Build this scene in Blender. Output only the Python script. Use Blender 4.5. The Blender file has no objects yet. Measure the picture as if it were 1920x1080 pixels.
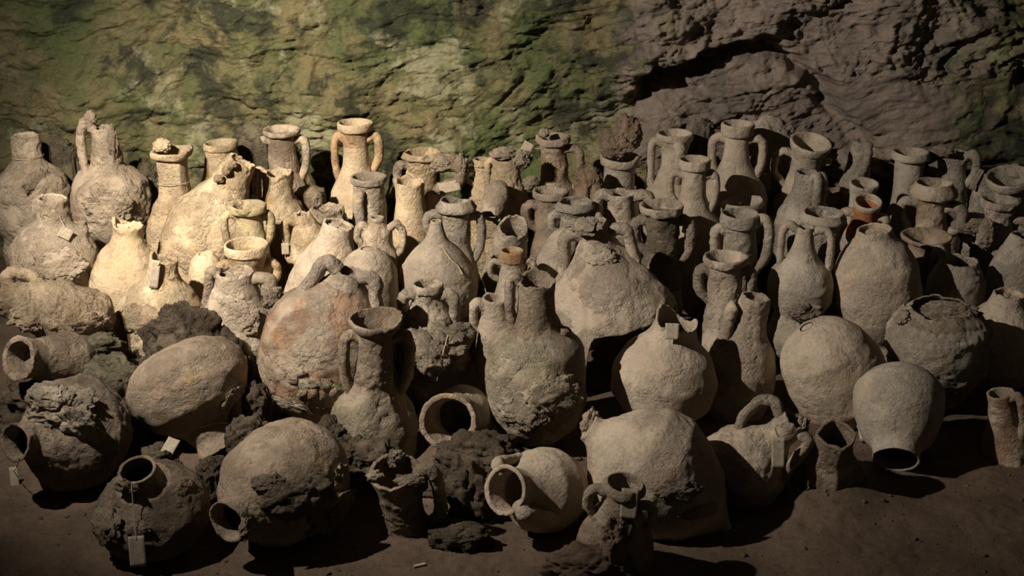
import bpy, math, random
import numpy as np
from mathutils import Vector, Matrix
random.seed(7)
SC = bpy.context.scene
COL = SC.collection

# ------------------------------------------------------------------ camera
CAMH, PITCH, FPX = 2.56, math.radians(20.9), 2637.0
cam_d = bpy.data.cameras.new('camera')
cam_d.sensor_width = 36.0
cam_d.lens = 36.0 * FPX / 1920.0
cam = bpy.data.objects.new('camera', cam_d)
COL.objects.link(cam)
cam.location = (0, 0, CAMH)
cam.rotation_euler = (math.pi / 2 - PITCH, 0, 0)
SC.camera = cam

# ------------------------------------------------------------------ world, lamps, exposure
w = bpy.data.worlds.new('cave_dark'); SC.world = w; w.use_nodes = True
bg = w.node_tree.nodes['Background']
bg.inputs[0].default_value = (1.0, 0.80, 0.58, 1); bg.inputs[1].default_value = 0.022

def spot(name, loc, aim, power, size_deg, blend, radius, col):
    d = bpy.data.lights.new(name, 'SPOT')
    d.energy = power; d.spot_size = math.radians(size_deg); d.spot_blend = blend
    d.shadow_soft_size = radius; d.color = col
    o = bpy.data.objects.new(name, d); COL.objects.link(o)
    o.location = loc
    o.rotation_euler = (Vector(aim) - Vector(loc)).to_track_quat('-Z', 'Y').to_euler()
    return o
WARM = (1.0, 0.80, 0.54)
spot('key_spot_lamp_offscreen', (-2.1, 3.7, 2.7), (-1.28, 6.40, 0.76), 800, 46.0, 1.0, 0.022, (1.0, 0.845, 0.64))
spot('wide_spot_lamp_offscreen', (-2.35, 3.6, 2.9), (0.2, 6.8, 0.6), 860, 98, 0.9, 0.03, (1.0, 0.915, 0.81))
SC.view_settings.view_transform = 'Standard'
SC.view_settings.look = 'None'
SC.view_settings.gamma = 1.0
SC.view_settings.use_curve_mapping = False
SC.view_settings.exposure = 0.0

# ------------------------------------------------------------------ numpy noise
_r = np.random.RandomState(11)
_perm = np.concatenate([_r.permutation(256)] * 3)
_g = _r.normal(size=(256, 3)); _g /= np.linalg.norm(_g, axis=1)[:, None]
def pn(p):
    """perlin noise, p (n,3) -> (n,) about -0.7..0.7"""
    p = np.asarray(p, float)
    i = np.floor(p).astype(int); f = p - i; i &= 255
    u = f * f * f * (f * (f * 6 - 15) + 10)
    out = 0
    for dx in (0, 1):
        wx = u[:, 0] if dx else 1 - u[:, 0]
        a = _perm[i[:, 0] + dx]
        for dy in (0, 1):
            wy = u[:, 1] if dy else 1 - u[:, 1]
            b = _perm[a + i[:, 1] + dy]
            for dz in (0, 1):
                wz = u[:, 2] if dz else 1 - u[:, 2]
                g = _g[_perm[b + i[:, 2] + dz]]
                d = g[:, 0] * (f[:, 0] - dx) + g[:, 1] * (f[:, 1] - dy) + g[:, 2] * (f[:, 2] - dz)
                out = out + wx * wy * wz * d
    return out
def fbm(p, oct=4, lac=2.0, gain=0.5):
    s, a = 0, 1.0
    p = np.asarray(p, float)
    for k in range(oct):
        s = s + a * pn(p + 17.3 * k); a *= gain; p = p * lac
    return s
def ridged(p, oct=4, lac=2.1, gain=0.5):
    s, a = 0, 1.0
    p = np.asarray(p, float)
    for k in range(oct):
        s = s + a * (1 - 2.2 * np.abs(pn(p + 9.1 * k))); a *= gain; p = p * lac
    return s

# ------------------------------------------------------------------ pixel <-> world
RIGHT = np.array([1.0, 0, 0])
FWD = np.array([0, math.cos(PITCH), -math.sin(PITCH)])
UP = np.array([0, math.sin(PITCH), math.cos(PITCH)])
CAM = np.array([0, 0, CAMH])
def ray(px, py):
    return (px - 960) * RIGHT + (540 - py) * UP + FPX * FWD
def at(px, py, Y):
    d = ray(px, py); return CAM + d * (Y / d[1])
def mpp(px, py, Y):
    return Y / ray(px, py)[1]

# ------------------------------------------------------------------ object helpers
def tag(o, label=None, cat=None, group=None, kind=None):
    if label: o['label'] = label
    if cat: o['category'] = cat
    if group: o['group'] = group
    if kind: o['kind'] = kind
    return o
def empty(name, M):
    o = bpy.data.objects.new(name, None); COL.objects.link(o)
    o.empty_display_size = 0.05; o.matrix_world = M
    return o
def mk(name, v, faces, mat, parent=None, normals=None, smooth=True):
    """v (n,3); faces list of arrays (k,3)/(k,4)"""
    me = bpy.data.meshes.new(name)
    v = np.asarray(v, np.float32)
    me.vertices.add(len(v)); me.vertices.foreach_set('co', v.ravel())
    idx = np.concatenate([f.ravel() for f in faces]).astype(np.int32)
    cnt = np.concatenate([np.full(len(f), f.shape[1]) for f in faces]).astype(np.int32)
    me.loops.add(len(idx)); me.loops.foreach_set('vertex_index', idx)
    me.polygons.add(len(cnt))
    me.polygons.foreach_set('loop_start', np.concatenate([[0], np.cumsum(cnt)[:-1]]).astype(np.int32))
    me.polygons.foreach_set('loop_total', cnt)
    me.update(calc_edges=True); me.validate()
    if smooth: me.polygons.foreach_set('use_smooth', np.ones(len(me.polygons), bool))
    if normals is not None:
        me.normals_split_custom_set_from_vertices(normals.tolist())
    me.materials.append(mat)
    o = bpy.data.objects.new(name, me); COL.objects.link(o)
    if parent: o.parent = parent
    return o
def vnormals(v, q):
    n = np.zeros_like(v)
    a, b, c, d = (v[q[:, k]] for k in range(4))
    fn = np.cross(c - a, d - b)
    for k in range(4): np.add.at(n, q[:, k], fn)
    l = np.linalg.norm(n, axis=1)[:, None]; l[l == 0] = 1
    return n / l

# ------------------------------------------------------------------ materials
def newmat(name):
    m = bpy.data.materials.new(name); m.use_nodes = True
    nt = m.node_tree; b = nt.nodes['Principled BSDF']
    b.inputs['Roughness'].default_value = 0.95
    b.inputs['Specular IOR Level'].default_value = 0.12
    return m, nt, b
def N(nt, t, **k):
    n = nt.nodes.new(t)
    for a, v in k.items():
        if a.startswith('i_'): n.inputs[a[2:].replace('_', ' ')].default_value = v
        else: setattr(n, a, v)
    return n
def noise(nt, vec, scale, detail=5, rough=0.6, dist=0.0):
    n = N(nt, 'ShaderNodeTexNoise')
    n.inputs['Scale'].default_value = scale; n.inputs['Detail'].default_value = detail
    n.inputs['Roughness'].default_value = rough; n.inputs['Distortion'].default_value = dist
    nt.links.new(vec, n.inputs['Vector']); return n.outputs['Fac']
def rng(nt, val, a, b, c=0.0, d=1.0):
    n = N(nt, 'ShaderNodeMapRange', interpolation_type='SMOOTHSTEP')
    nt.links.new(val, n.inputs[0])
    for k, x in zip((1, 2, 3, 4), (a, b, c, d)): n.inputs[k].default_value = x
    return n.outputs[0]
def mix(nt, fac, a, b, mode='MIX'):
    n = N(nt, 'ShaderNodeMix', data_type='RGBA', blend_type=mode)
    for sock, x in ((0, fac), (6, a), (7, b)):
        if hasattr(x, 'is_output'): nt.links.new(x, n.inputs[sock])
        elif sock == 0: n.inputs[0].default_value = x
        else: n.inputs[sock].default_value = (*x, 1)
    return n.outputs[2]
def math_(nt, op, a, b=0.0):
    n = N(nt, 'ShaderNodeMath', operation=op)
    for k, x in enumerate((a, b)):
        if hasattr(x, 'is_output'): nt.links.new(x, n.inputs[k])
        else: n.inputs[k].default_value = x
    return n.outputs[0]
def offset(nt, vec, o):
    n = N(nt, 'ShaderNodeVectorMath', operation='ADD'); nt.links.new(vec, n.inputs[0])
    n.inputs[1].default_value = o; return n.outputs[0]
def bump(nt, h, dist, strength=1.0, prev=None):
    n = N(nt, 'ShaderNodeBump'); n.inputs['Distance'].default_value = dist
    n.inputs['Strength'].default_value = strength
    nt.links.new(h, n.inputs['Height'])
    if prev: nt.links.new(prev, n.inputs['Normal'])
    return n.outputs[0]

def clay(name, c1, c2, stain=(0.20, 0.145, 0.10), stain_amt=0.45, red=0.0, green=0.0, yellow=0.0,
         redc=(0.40, 0.17, 0.075), rough_bump=1.0):
    m, nt, b = newmat(name)
    pos = N(nt, 'ShaderNodeNewGeometry').outputs['Position']
    col = mix(nt, rng(nt, noise(nt, pos, 5, 6, 0.62), 0.36, 0.64), c1, c2)
    st = rng(nt, noise(nt, offset(nt, pos, (3, 1, 7)), 11, 8, 0.7), 0.50, 0.72, 0, stain_amt)
    col = mix(nt, st, col, stain)
    if c1[0] > 0.3:
     col = mix(nt, rng(nt, noise(nt, offset(nt, pos, (13, 21, 6)), 8.5, 6, 0.65), 0.50, 0.66, 0, 0.30), col, (0.42, 0.29, 0.22))
     col = mix(nt, rng(nt, noise(nt, offset(nt, pos, (23, 2, 16)), 12, 6, 0.65), 0.52, 0.68, 0, 0.30), col, (0.40, 0.31, 0.16))
    if red:
        rm = rng(nt, noise(nt, offset(nt, pos, (9, 4, 2)), 6.5, 6, 0.65), 0.66 - 0.3 * red, 0.80 - 0.3 * red, 0, 0.75)
        col = mix(nt, rm, col, redc)
    if yellow:
        rm = rng(nt, noise(nt, offset(nt, pos, (19, 4, 12)), 8, 6, 0.65), 0.60 - 0.3 * yellow, 0.74 - 0.3 * yellow, 0, 0.7)
        col = mix(nt, rm, col, (0.45, 0.29, 0.10))
    if green:
        gm = rng(nt, noise(nt, offset(nt, pos, (5, 14, 8)), 16, 10, 0.78), 0.64 - 0.3 * green, 0.82 - 0.3 * green, 0, 0.7)
        col = mix(nt, gm, col, (0.19, 0.185, 0.085))
    sp = rng(nt, noise(nt, pos, 95, 4, 0.7), 0.35, 0.70, 0.86, 1.06)
    col = mix(nt, 1.0, col, N(nt, 'ShaderNodeCombineColor').outputs[0], 'MULTIPLY')
    cc = [n for n in nt.nodes if n.type == 'COMBINE_COLOR'][-1]
    for k in range(3): nt.links.new(sp, cc.inputs[k])
    nt.links.new(col, b.inputs['Base Color'])
    patch = rng(nt, noise(nt, offset(nt, pos, (2, 5, 11)), 7, 5, 0.6), 0.40, 0.60, 0.18, 1.0)
    crack = math_(nt, 'MULTIPLY', noise(nt, pos, 36, 9, 0.72, 0.8), patch)
    n1 = bump(nt, crack, 0.034 * rough_bump, 0.85)
    vor = N(nt, 'ShaderNodeTexVoronoi'); vor.inputs['Scale'].default_value = 62; nt.links.new(pos, vor.inputs['Vector'])
    pit = math_(nt, 'MULTIPLY', rng(nt, vor.outputs['Distance'], 0.05, 0.45), patch)
    n1b = bump(nt, pit, 0.006 * rough_bump, 0.6, n1)
    n2 = bump(nt, noise(nt, pos, 190, 4, 0.65), 0.0028 * rough_bump, 0.7, n1b)
    nt.links.new(n2, b.inputs['Normal'])
    return m

MAT = {
 'pale':  clay('pale_clay',  (0.47, 0.385, 0.29), (0.37, 0.30, 0.225)),
 'sand':  clay('sandy_clay', (0.50, 0.40, 0.27), (0.40, 0.30, 0.19), stain_amt=0.5, yellow=0.15),
 'ochre': clay('ochre_clay', (0.48, 0.36, 0.22), (0.38, 0.25, 0.14), stain_amt=0.5, red=0.40, redc=(0.40, 0.25, 0.13)),
 'pale_s':  clay('dusty_pale_clay',  (0.45, 0.37, 0.28), (0.37, 0.30, 0.225), stain_amt=0.3, rough_bump=0.42),
 'sand_s':  clay('dusty_sandy_clay', (0.50, 0.40, 0.27), (0.42, 0.32, 0.205), stain_amt=0.3, rough_bump=0.42),
 'grey_s':  clay('dusty_grey_clay',  (0.40, 0.345, 0.275), (0.33, 0.28, 0.215), stain_amt=0.3, rough_bump=0.42),
 'brown_s': clay('dusty_brown_clay', (0.33, 0.26, 0.19), (0.235, 0.18, 0.125), stain_amt=0.4, yellow=0.12, rough_bump=0.5),
 'grey':  clay('grey_clay',  (0.40, 0.345, 0.275), (0.32, 0.27, 0.21)),
 'brown': clay('brown_clay', (0.33, 0.26, 0.19), (0.22, 0.165, 0.115), stain_amt=0.6),
 'dark':  clay('dark_crusted_clay', (0.26, 0.205, 0.15), (0.17, 0.13, 0.09), stain=(0.09, 0.07, 0.05), stain_amt=0.7, rough_bump=1.5),
 'redpatch': clay('red_patched_clay', (0.42, 0.34, 0.25), (0.35, 0.26, 0.18), red=0.66, redc=(0.28, 0.155, 0.09)),
 'red':   clay('red_clay', (0.42, 0.15, 0.06), (0.34, 0.12, 0.05), stain_amt=0.3, rough_bump=0.5),
 'orange': clay('orange_clay', (0.47, 0.33, 0.20), (0.43, 0.25, 0.12), stain_amt=0.3, rough_bump=0.7),
 'khaki': clay('khaki_clay', (0.42, 0.35, 0.22), (0.33, 0.275, 0.16), stain_amt=0.5, green=0.12),
 'mossy': clay('mossy_clay', (0.37, 0.315, 0.235), (0.28, 0.23, 0.165), stain_amt=0.55, green=0.55),
 'crust': clay('marine_crust', (0.44, 0.365, 0.275), (0.30, 0.24, 0.175), stain=(0.19, 0.15, 0.11), stain_amt=0.6, rough_bump=2.0),
 'sandcrust': clay('sandy_crust', (0.49, 0.385, 0.26), (0.38, 0.28, 0.18), stain=(0.16, 0.12, 0.075), stain_amt=0.7, rough_bump=2.2),
 'darkcrust': clay('dark_concretion', (0.17, 0.13, 0.09), (0.10, 0.075, 0.05), stain=(0.05, 0.04, 0.03), stain_amt=0.7, green=0.22, rough_bump=2.5),
 'rustcrust': clay('rusty_crust', (0.38, 0.28, 0.20), (0.28, 0.19, 0.125), stain=(0.12, 0.08, 0.05), stain_amt=0.6, rough_bump=2.2),
 'greenrock': clay('lichen_rock', (0.17, 0.15, 0.095), (0.12, 0.10, 0.07), stain=(0.07, 0.055, 0.04), stain_amt=0.6, green=0.38, rough_bump=1.8),
}
def plain(name, c, var=0.15, scale=60):
    m, nt, b = newmat(name)
    pos = N(nt, 'ShaderNodeNewGeometry').outputs['Position']
    f = noise(nt, pos, scale, 4, 0.6)
    col = mix(nt, rng(nt, f, 0.3, 0.7), tuple(x * (1 - var) for x in c), tuple(x * (1 + var) for x in c))
    nt.links.new(col, b.inputs['Base Color'])
    nt.links.new(bump(nt, f, 0.002, 0.5), b.inputs['Normal'])
    return m
MAT['card'] = plain('dusty_card', (0.31, 0.26, 0.195))
MAT['cord'] = plain('dusty_cord', (0.42, 0.35, 0.25))
MAT['straw'] = plain('dry_straw', (0.45, 0.36, 0.22))

# ------------------------------------------------------------------ structure: cave wall and earth floor
def wall_mat():
    m, nt, b = newmat('cave_rock')
    pos = N(nt, 'ShaderNodeNewGeometry').outputs['Position']
    big = noise(nt, pos, 1.6, 8, 0.62, 0.3)
    med = noise(nt, offset(nt, pos, (4, 2, 9)), 4.2, 9, 0.68, 0.4)
    fin = noise(nt, offset(nt, pos, (1, 8, 3)), 17, 8, 0.72)
    ochre = mix(nt, rng(nt, med, 0.38, 0.62), (0.31, 0.25, 0.125), (0.18, 0.185, 0.08))
    col = mix(nt, rng(nt, big, 0.46, 0.60), ochre, (0.14, 0.165, 0.06))
    col = mix(nt, rng(nt, noise(nt, offset(nt, pos, (7, 3, 5)), 3.4, 8, 0.66), 0.50, 0.60, 0, 0.85), col, (0.040, 0.045, 0.028))
    # pale mineral bloom
    pale = rng(nt, noise(nt, offset(nt, pos, (2.2, 6, 1)), 2.6, 9, 0.66), 0.54, 0.63, 0, 0.8)
    col = mix(nt, pale, col, (0.46, 0.44, 0.27))
    # the bare pinkish limestone to the right of a ragged boundary
    sep = N(nt, 'ShaderNodeSeparateXYZ'); nt.links.new(pos, sep.inputs[0])
    bx = math_(nt, 'ADD', sep.outputs[0], math_(nt, 'MULTIPLY', math_(nt, 'SUBTRACT', med, 0.5), 1.6))
    stone = mix(nt, rng(nt, noise(nt, offset(nt, pos, (8, 8, 2)), 3.8, 8, 0.7), 0.38, 0.62), (0.45, 0.35, 0.275), (0.29, 0.235, 0.19))
    stone = mix(nt, rng(nt, fin, 0.52, 0.72, 0, 0.55), stone, (0.52, 0.44, 0.36))
    stone = mix(nt, rng(nt, noise(nt, offset(nt, pos, (31, 2, 4)), 5.2, 7, 0.7), 0.58, 0.70, 0, 0.7), stone, (0.17, 0.085, 0.04))
    right = math_(nt, 'MULTIPLY', rng(nt, bx, 0.45, 0.85), rng(nt, bx, 2.05, 2.5, 1, 0))
    col = mix(nt, right, col, stone)
    col = mix(nt, rng(nt, fin, 0.48, 0.74, 0, 0.5), col, (0.06, 0.055, 0.035))
    nt.links.new(col, b.inputs['Base Color'])
    b.inputs['Roughness'].default_value = 0.72
    b.inputs['Specular IOR Level'].default_value = 0.3
    n1 = bump(nt, noise(nt, pos, 9, 10, 0.7, 0.5), 0.10, 0.8)
    n2 = bump(nt, noise(nt, pos, 48, 8, 0.75), 0.022, 0.8, n1)
    nt.links.new(n2, b.inputs['Normal'])
    return m
def soil_mat():
    m, nt, b = newmat('damp_earth')
    pos = N(nt, 'ShaderNodeNewGeometry').outputs['Position']
    a = noise(nt, pos, 3.5, 7, 0.65)
    f = noise(nt, pos, 40, 8, 0.72)
    col = mix(nt, rng(nt, a, 0.35, 0.65), (0.165, 0.115, 0.080), (0.105, 0.075, 0.052))
    col = mix(nt, rng(nt, f, 0.45, 0.75, 0, 0.6), col, (0.05, 0.036, 0.026))
    col = mix(nt, rng(nt, noise(nt, offset(nt, pos, (4, 4, 4)), 110, 3, 0.6), 0.66, 0.74, 0, 0.6), col, (0.30, 0.22, 0.13))
    nt.links.new(col, b.inputs['Base Color'])
    n1 = bump(nt, f, 0.012, 0.8)
    n2 = bump(nt, noise(nt, pos, 190, 4, 0.7), 0.004, 0.8, n1)
    nt.links.new(n2, b.inputs['Normal'])
    return m
MAT['wall'] = wall_mat(); MAT['soil'] = soil_mat()

def grid_faces(nx, ny):
    i = np.arange(nx * ny).reshape(ny, nx)
    return np.stack([i[:-1, :-1].ravel(), i[:-1, 1:].ravel(), i[1:, 1:].ravel(), i[1:, :-1].ravel()], 1)
def sm(x, a, b):
    t = np.clip((x - a) / (b - a), 0, 1); return t * t * (3 - 2 * t)

def build_wall():
    xs = np.concatenate([np.linspace(-6, -2.9, 60, endpoint=False), np.linspace(-2.9, 2.9, 520, endpoint=False), np.linspace(2.9, 6, 60)])
    zs = np.concatenate([np.linspace(-0.1, 0.45, 24, endpoint=False), np.linspace(0.45, 1.55, 130, endpoint=False), np.linspace(1.55, 4.2, 70)])
    X, Z = np.meshgrid(xs, zs); x, z = X.ravel(), Z.ravel()
    p = np.stack([x, z * 1.5, 0 * x], 1)
    sl = np.stack([x * 0.9 + z * 0.5, z * 2.2 - x * 0.55, 0 * x + 3.3], 1)       # sloping strata
    wp = np.stack([pn(p * 1.7 + 3), pn(p * 1.7 + 60), 0 * x], 1)
    d = 0.20 * fbm(p * 0.8, 3) + 0.11 * fbm(p * 2.3 + 5, 5) - 0.075 * np.abs(fbm(sl * 1.5 + wp * 1.2, 4)) + 0.009 * ridged(sl * 3.0 + wp * 3.5, 5, 2.1, 0.6) * sm(pn(p * 2.0 + 77), -0.1, 0.35) - 0.05 * np.abs(fbm(p * 4.5 + wp * 2 + 13, 6, 2.0, 0.62))
    # facets: stepped ledges
    st = fbm(sl * 1.7 + 8, 3); d += 0.07 * (np.round(st * 5) / 5 - st * 0.4)
    # hollow under the bulging limestone on the right
    edge = 0.90 + 0.30 * sm(x, 0.55, 1.2) - 0.62 * sm(x, 1.25, 2.1) + 0.05 * pn(np.stack([x * 5, 0 * x, 0 * x], 1)) + 0.16 * fbm(p * 2.4 + 71, 4) + 0.03 * fbm(p * 11 + 5, 3)
    inx = sm(x, 0.4, 0.75) * (1 - sm(x, 2.6, 3.2))
    over = sm(z, edge - 0.03, edge + 0.05) * inx
    d -= 0.17 * over
    d += 0.10 * np.exp(-((z - edge + 0.07) / 0.07) ** 2) * inx * (1 - sm(x, 1.55, 1.9))
    d += (-0.16 * np.abs(fbm(np.stack([x * 2.2 + z, z * 3.0 - x * 0.6, 0 * x], 1) + wp * 1.5 + 21, 5, 2.0, 0.58)) + 0.10 * np.abs(fbm(p * 1.6 + 41, 3))) * over
    d += 0.020 * fbm(p * 13 + 6, 4, 2.0, 0.6) + 0.010 * (ridged(p * 20 + wp * 4 + 3, 3) - 0.6) * over
    y = 7.24 + d - 0.22 * (1 - sm(z, 0.0, 0.55)) * 0.5 - 0.12 * sm(z, 1.3, 4.0) * 4
    lim = 7.10 - 0.5 * sm(z, 0.9, 1.4) - 0.6 * sm(z, 1.4, 4)
    y = np.where(y < lim, lim - (lim - y) * 0.3, y)
    o = mk('wall_back', np.stack([x, y, z], 1), [grid_faces(len(xs), len(zs))], MAT['wall'])
    tag(o, kind='structure')
build_wall()

MOUNDS = [  # px, py (ground contact pixel), radius m, height m
 (870, 865, 0.26, 0.10), (640, 900, 0.35, 0.06), (330, 760, 0.55, 0.14), (150, 760, 0.45, 0.12), (1130, 1060, 0.22, 0.05), (780, 1010, 0.25, 0.04),
 (1570, 930, 0.25, 0.08)]
def gxy(px, py):
    d = ray(px, py); p = CAM + d * (CAMH / -d[2]); return p[0], p[1]
def floor_h(x, y):
    p = np.stack([x, y, 0 * x], 1)
    h = 0.022 * fbm(p * 1.7 + 2, 3) + 0.010 * fbm(p * 7 + 4, 4) - 0.008
    for px, py, rr, hh in MOUNDS:
        cx, cy = gxy(px, py)
        h = h + hh * np.exp(-((x - cx) ** 2 + (y - cy) ** 2) / (rr * rr) * 1.6)
    return h
def build_floor():
    xs = np.concatenate([np.linspace(-6, -2.2, 40, endpoint=False), np.linspace(-2.2, 2.2, 340, endpoint=False), np.linspace(2.2, 6, 40)])
    ys = np.concatenate([np.linspace(-1.5, 3.7, 40, endpoint=False), np.linspace(3.7, 5.4, 200, endpoint=False), np.linspace(5.4, 7.6, 60)])
    X, Y = np.meshgrid(xs, ys); x, y = X.ravel(), Y.ravel()
    h = floor_h(x, y)
    p = np.stack([x, y, 0 * x], 1)
    near = sm(y, 3.6, 3.9)
    h = h + near * (0.009 * (ridged(p * 14, 4, 2.1, 0.6) - 0.6) * sm(fbm(p * 2.5 + 9, 3), -0.3, 0.4) + 0.003 * pn(p * 60))
    o = mk('floor', np.stack([x, y, h], 1), [grid_faces(len(xs), len(ys))], MAT['soil'])
    tag(o, kind='structure')
build_floor()

# ------------------------------------------------------------------ vessels
VES = []
def axis_of(r, p):
    r, p = math.radians(r), math.radians(p)
    return np.array([math.cos(p) * math.sin(r), -math.sin(p), math.cos(p) * math.cos(r)])
def smooth1(y, k):
    if k < 1: return y
    ker = np.ones(2 * k + 1) / (2 * k + 1)
    return np.convolve(np.pad(y, k, mode='edge'), ker, mode='valid')

def V(label, px, py, Y, prof, rim=None, hd=(), r=0, p=0, m='pale', crust=0.3, jag=0, cut=None, bw=None,
      name='amphora', wall=5, mrim=None, mneck=None, mbody=None, mhandle=None, toe=True, seed=None, nlen=None, group=None,
      lobes=(), clobes=(), sq=0.0, end=None, cat='amphora', plug=None, lift=0.0, true_t=False):
    """px,py = centre of the mouth in the photograph, Y = its distance; prof = [(t, half width)] in photo pixels from the
    mouth down the axis; rim = (height, half width[, lip half width]); hd = handles (azimuth, t0, out, t1, thick[, rise[, frac]])"""
    seed = seed if seed is not None else len(VES)
    sv = lambda q: q + '_s' if (q and crust <= 0.3 and q + '_s' in MAT) else q
    m, mbody, mneck, mrim, mhandle = sv(m), sv(mbody), sv(mneck), sv(mrim), sv(mhandle)
    a = axis_of(r, p)
    D = ray(px, py); vdir = D / np.linalg.norm(D)
    proj = np.linalg.norm(a - a.dot(vdir) * vdir)
    k = 1.0 / proj if (proj > 0.72 and not true_t) else 1.0
    pts = [(t * k, h) for t, h in prof]
    hd = [tuple([h[0], h[1] * k, h[2], h[3] * k] + list(h[4:])) for h in hd]
    if rim: rim = tuple([rim[0] * k] + list(rim[1:]))
    yl = vdir - vdir.dot(a) * a
    if np.linalg.norm(yl) < 0.25: yl = np.array([0, 0, 1.0]) - a[2] * a
    yl /= np.linalg.norm(yl); xl = np.cross(yl, a)
    # distance / scale
    if Y is None:            # rests on the floor: slide along the view ray until the lowest point touches
        lo = 1e9
        for t, h in pts:
            c = D - a * t
            lo = min(lo, c[2] - h * math.sqrt(max(0, 1 - a[2] ** 2)))
        s = (CAMH - lift) / -lo
    else:
        s = Y / D[1]
    # complete the hidden lower body down to the floor
    if Y is not None and not cut and end is None and a[2] > 0.3:
        L = ((CAMH - lift) / s + D[2]) / a[2]
        t0, h0 = pts[-1]
        rem = L - t0
        if rem > 4:
            b = bw or max(h0, 1.75 * min(h for _, h in pts))
            if h0 < b * 0.97:
                pts += [(t0 + 0.22 * rem, 0.55 * h0 + 0.45 * b), (t0 + 0.42 * rem, b)]
            else:
                pts += [(t0 + 0.30 * rem, h0 * 0.98)]
            pts += [(t0 + 0.72 * rem, 0.80 * b), (t0 + 0.92 * rem, 0.36 * b), (L, 0.16 * b)]
    L = pts[-1][0]
    T = np.array([q[0] for q in pts]); H = np.array([q[1] for q in pts])
    top = rim[0] if rim else 0.0
    neckw = min(h for t, h in pts[:max(2, len(pts) // 2)])
    nth = int(np.clip(2 * math.pi * H.max() / 4.2, 48, 120))
    step = 3.2 if L < 330 else 4.0
    n = int(max(24, (L - T[0]) / step))
    tt = np.linspace(T[0], L, n)
    hh = np.interp(tt, T, H)
    kk = max(1, int(5.5 / ((L - T[0]) / n)))
    e0, e1 = hh[0], hh[-1]
    hh = smooth1(smooth1(hh, kk), kk)
    hh[0], hh[-1] = 0.5 * (e0 + hh[0]), 0.5 * (e1 + hh[-1])
    # where the neck ends
    if nlen: tn = nlen * k
    else:
        w0 = np.interp(np.linspace(T[0], T[0] + 0.35 * (L - T[0]), 30), tt, hh).min()
        big = np.where((hh > 1.42 * w0) & (tt > T[0] + 6))[0]
        tn = tt[big[0]] if len(big) else 0.4 * L
    # rows: (t, radius, part)   bottom -> top on the outside, then over the lip and down the inside
    rows = []
    if not cut and p < 200:
        rows.append((L, 0.001, 'body')); rows.append((L, hh[-1] * 0.6, 'body'))
    for t, h in zip(tt[::-1], hh[::-1]):
        rows.append((t, h, 'neck' if t <= tn else 'body'))
    wl = min(wall, 0.35 * neckw)
    if rim:
        rh, rw = rim[0], rim[1]; lip = rim[2] if len(rim) > 2 else rw
        nk = hh[0]
        rows += [(rh * 1.02, nk + 0.6 * (rw - nk), 'rim'), (rh * 0.92, rw, 'rim'), (rh * 0.6, 0.4 * rw + 0.6 * max(rw, lip), 'rim'), (rh * 0.2, lip, 'rim'), (rh * 0.02, lip - 1.2, 'rim'),
                 (-0.6, lip - 0.45 * wl * 1.3, 'rim'), (0.6, lip - 1.3 * wl, 'rim'), (rh * 0.6, max(nk - 0.6 * wl, lip - 2.0 * wl), 'rim')]
        inner0 = rh * 1.1
    else:
        rows += [(-0.5, hh[0] - 0.35 * wl, 'neck'), (0.3, hh[0] - wl, 'neck')]
        inner0 = 3.0
    depth = L if cut else min(L * 0.8, max(tn * 1.15, inner0 + 3.0 * neckw))
    nin = max(6, int((depth - inner0) / 7))
    if plug is not None: depth = plug
    for t in np.linspace(inner0, depth, nin):
        rows.append((t, max(2.0, np.interp(t, tt, hh) - wl), 'neck' if (t <= tn or not cut) else 'body'))
    if plug is not None: rows.append((depth, 0.01, 'neck'))
    if cut: rows.append((L + 0.01, max(2.0, hh[-1] - 0.5 * wl), 'body'))
    nr = len(rows)
    th = np.linspace(0, 2 * math.pi, nth, endpoint=False)
    R0 = np.array([q[1] for q in rows])[:, None] * np.ones(nth)
    Tm = np.array([q[0] for q in rows])[:, None] * np.ones(nth)
    ct, stn = np.cos(th), np.sin(th)
    circ = np.stack([ct, stn, 0 * th], 1)
    if jag:
        J = jag * (0.9 * pn(circ * 1.3 + seed * 3.7) + 0.6 * pn(circ * 3.1 + seed * 1.7) + 0.3 * pn(circ * 7 + seed))
        J = J - J.min()
        for az, wd, am in lobes:
            dd = np.angle(np.exp(1j * (th - math.radians(az)))); J = J - am * np.exp(-(dd / math.radians(wd)) ** 2)
        Tm = Tm + J[None, :] * np.clip(1 - Tm / (3.2 * max(jag, 6) + 14), 0, 1) ** 1.3
    elif lobes:
        J = np.zeros(nth)
        for az, wd, am in lobes:
            dd = np.angle(np.exp(1j * (th - math.radians(az)))); J = J - am * np.exp(-(dd / math.radians(wd)) ** 2)
        Tm = Tm + J[None, :] * np.clip(1 - Tm / 60, 0, 1)
    if cut:
        C = cut * (0.9 * pn(circ * 1.6 + seed * 2.7 + 40) + 0.5 * pn(circ * 5 + seed + 20))
        for az, wd, am in clobes:
            dd = np.angle(np.exp(1j * (th - math.radians(az)))); C = C + am * np.exp(-(dd / math.radians(wd)) ** 4)
        wq = np.clip((Tm - 0.45 * L) / (0.55 * L), 0, 1) ** 1.4
        Tm = Tm + C[None, :] * wq
        R0 = np.where(wq > 0, np.maximum(R0, 2), R0)
    if sq:
        c4 = np.maximum(np.abs(np.cos(th + 0.4)), np.abs(np.sin(th + 0.4))) ** -0.8
        R0 = R0 * (1 + sq * (c4 - 1))[None, :]
    # local coordinates in metres, origin at the base
    P = np.stack([R0 * ct, R0 * stn, L - Tm], -1).reshape(-1, 3) * s
    rad = np.stack([np.ones((nr, 1)) * ct, np.ones((nr, 1)) * stn, np.zeros((nr, nth))], -1).reshape(-1, 3)
    q = P + np.array([seed * 1.37, seed * 2.11, seed * 0.73])
    lowf = 0.030 * pn(q * 6.0) + 0.012 * pn(q * 14.0)
    Rm = (R0.reshape(-1) * s)
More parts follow.
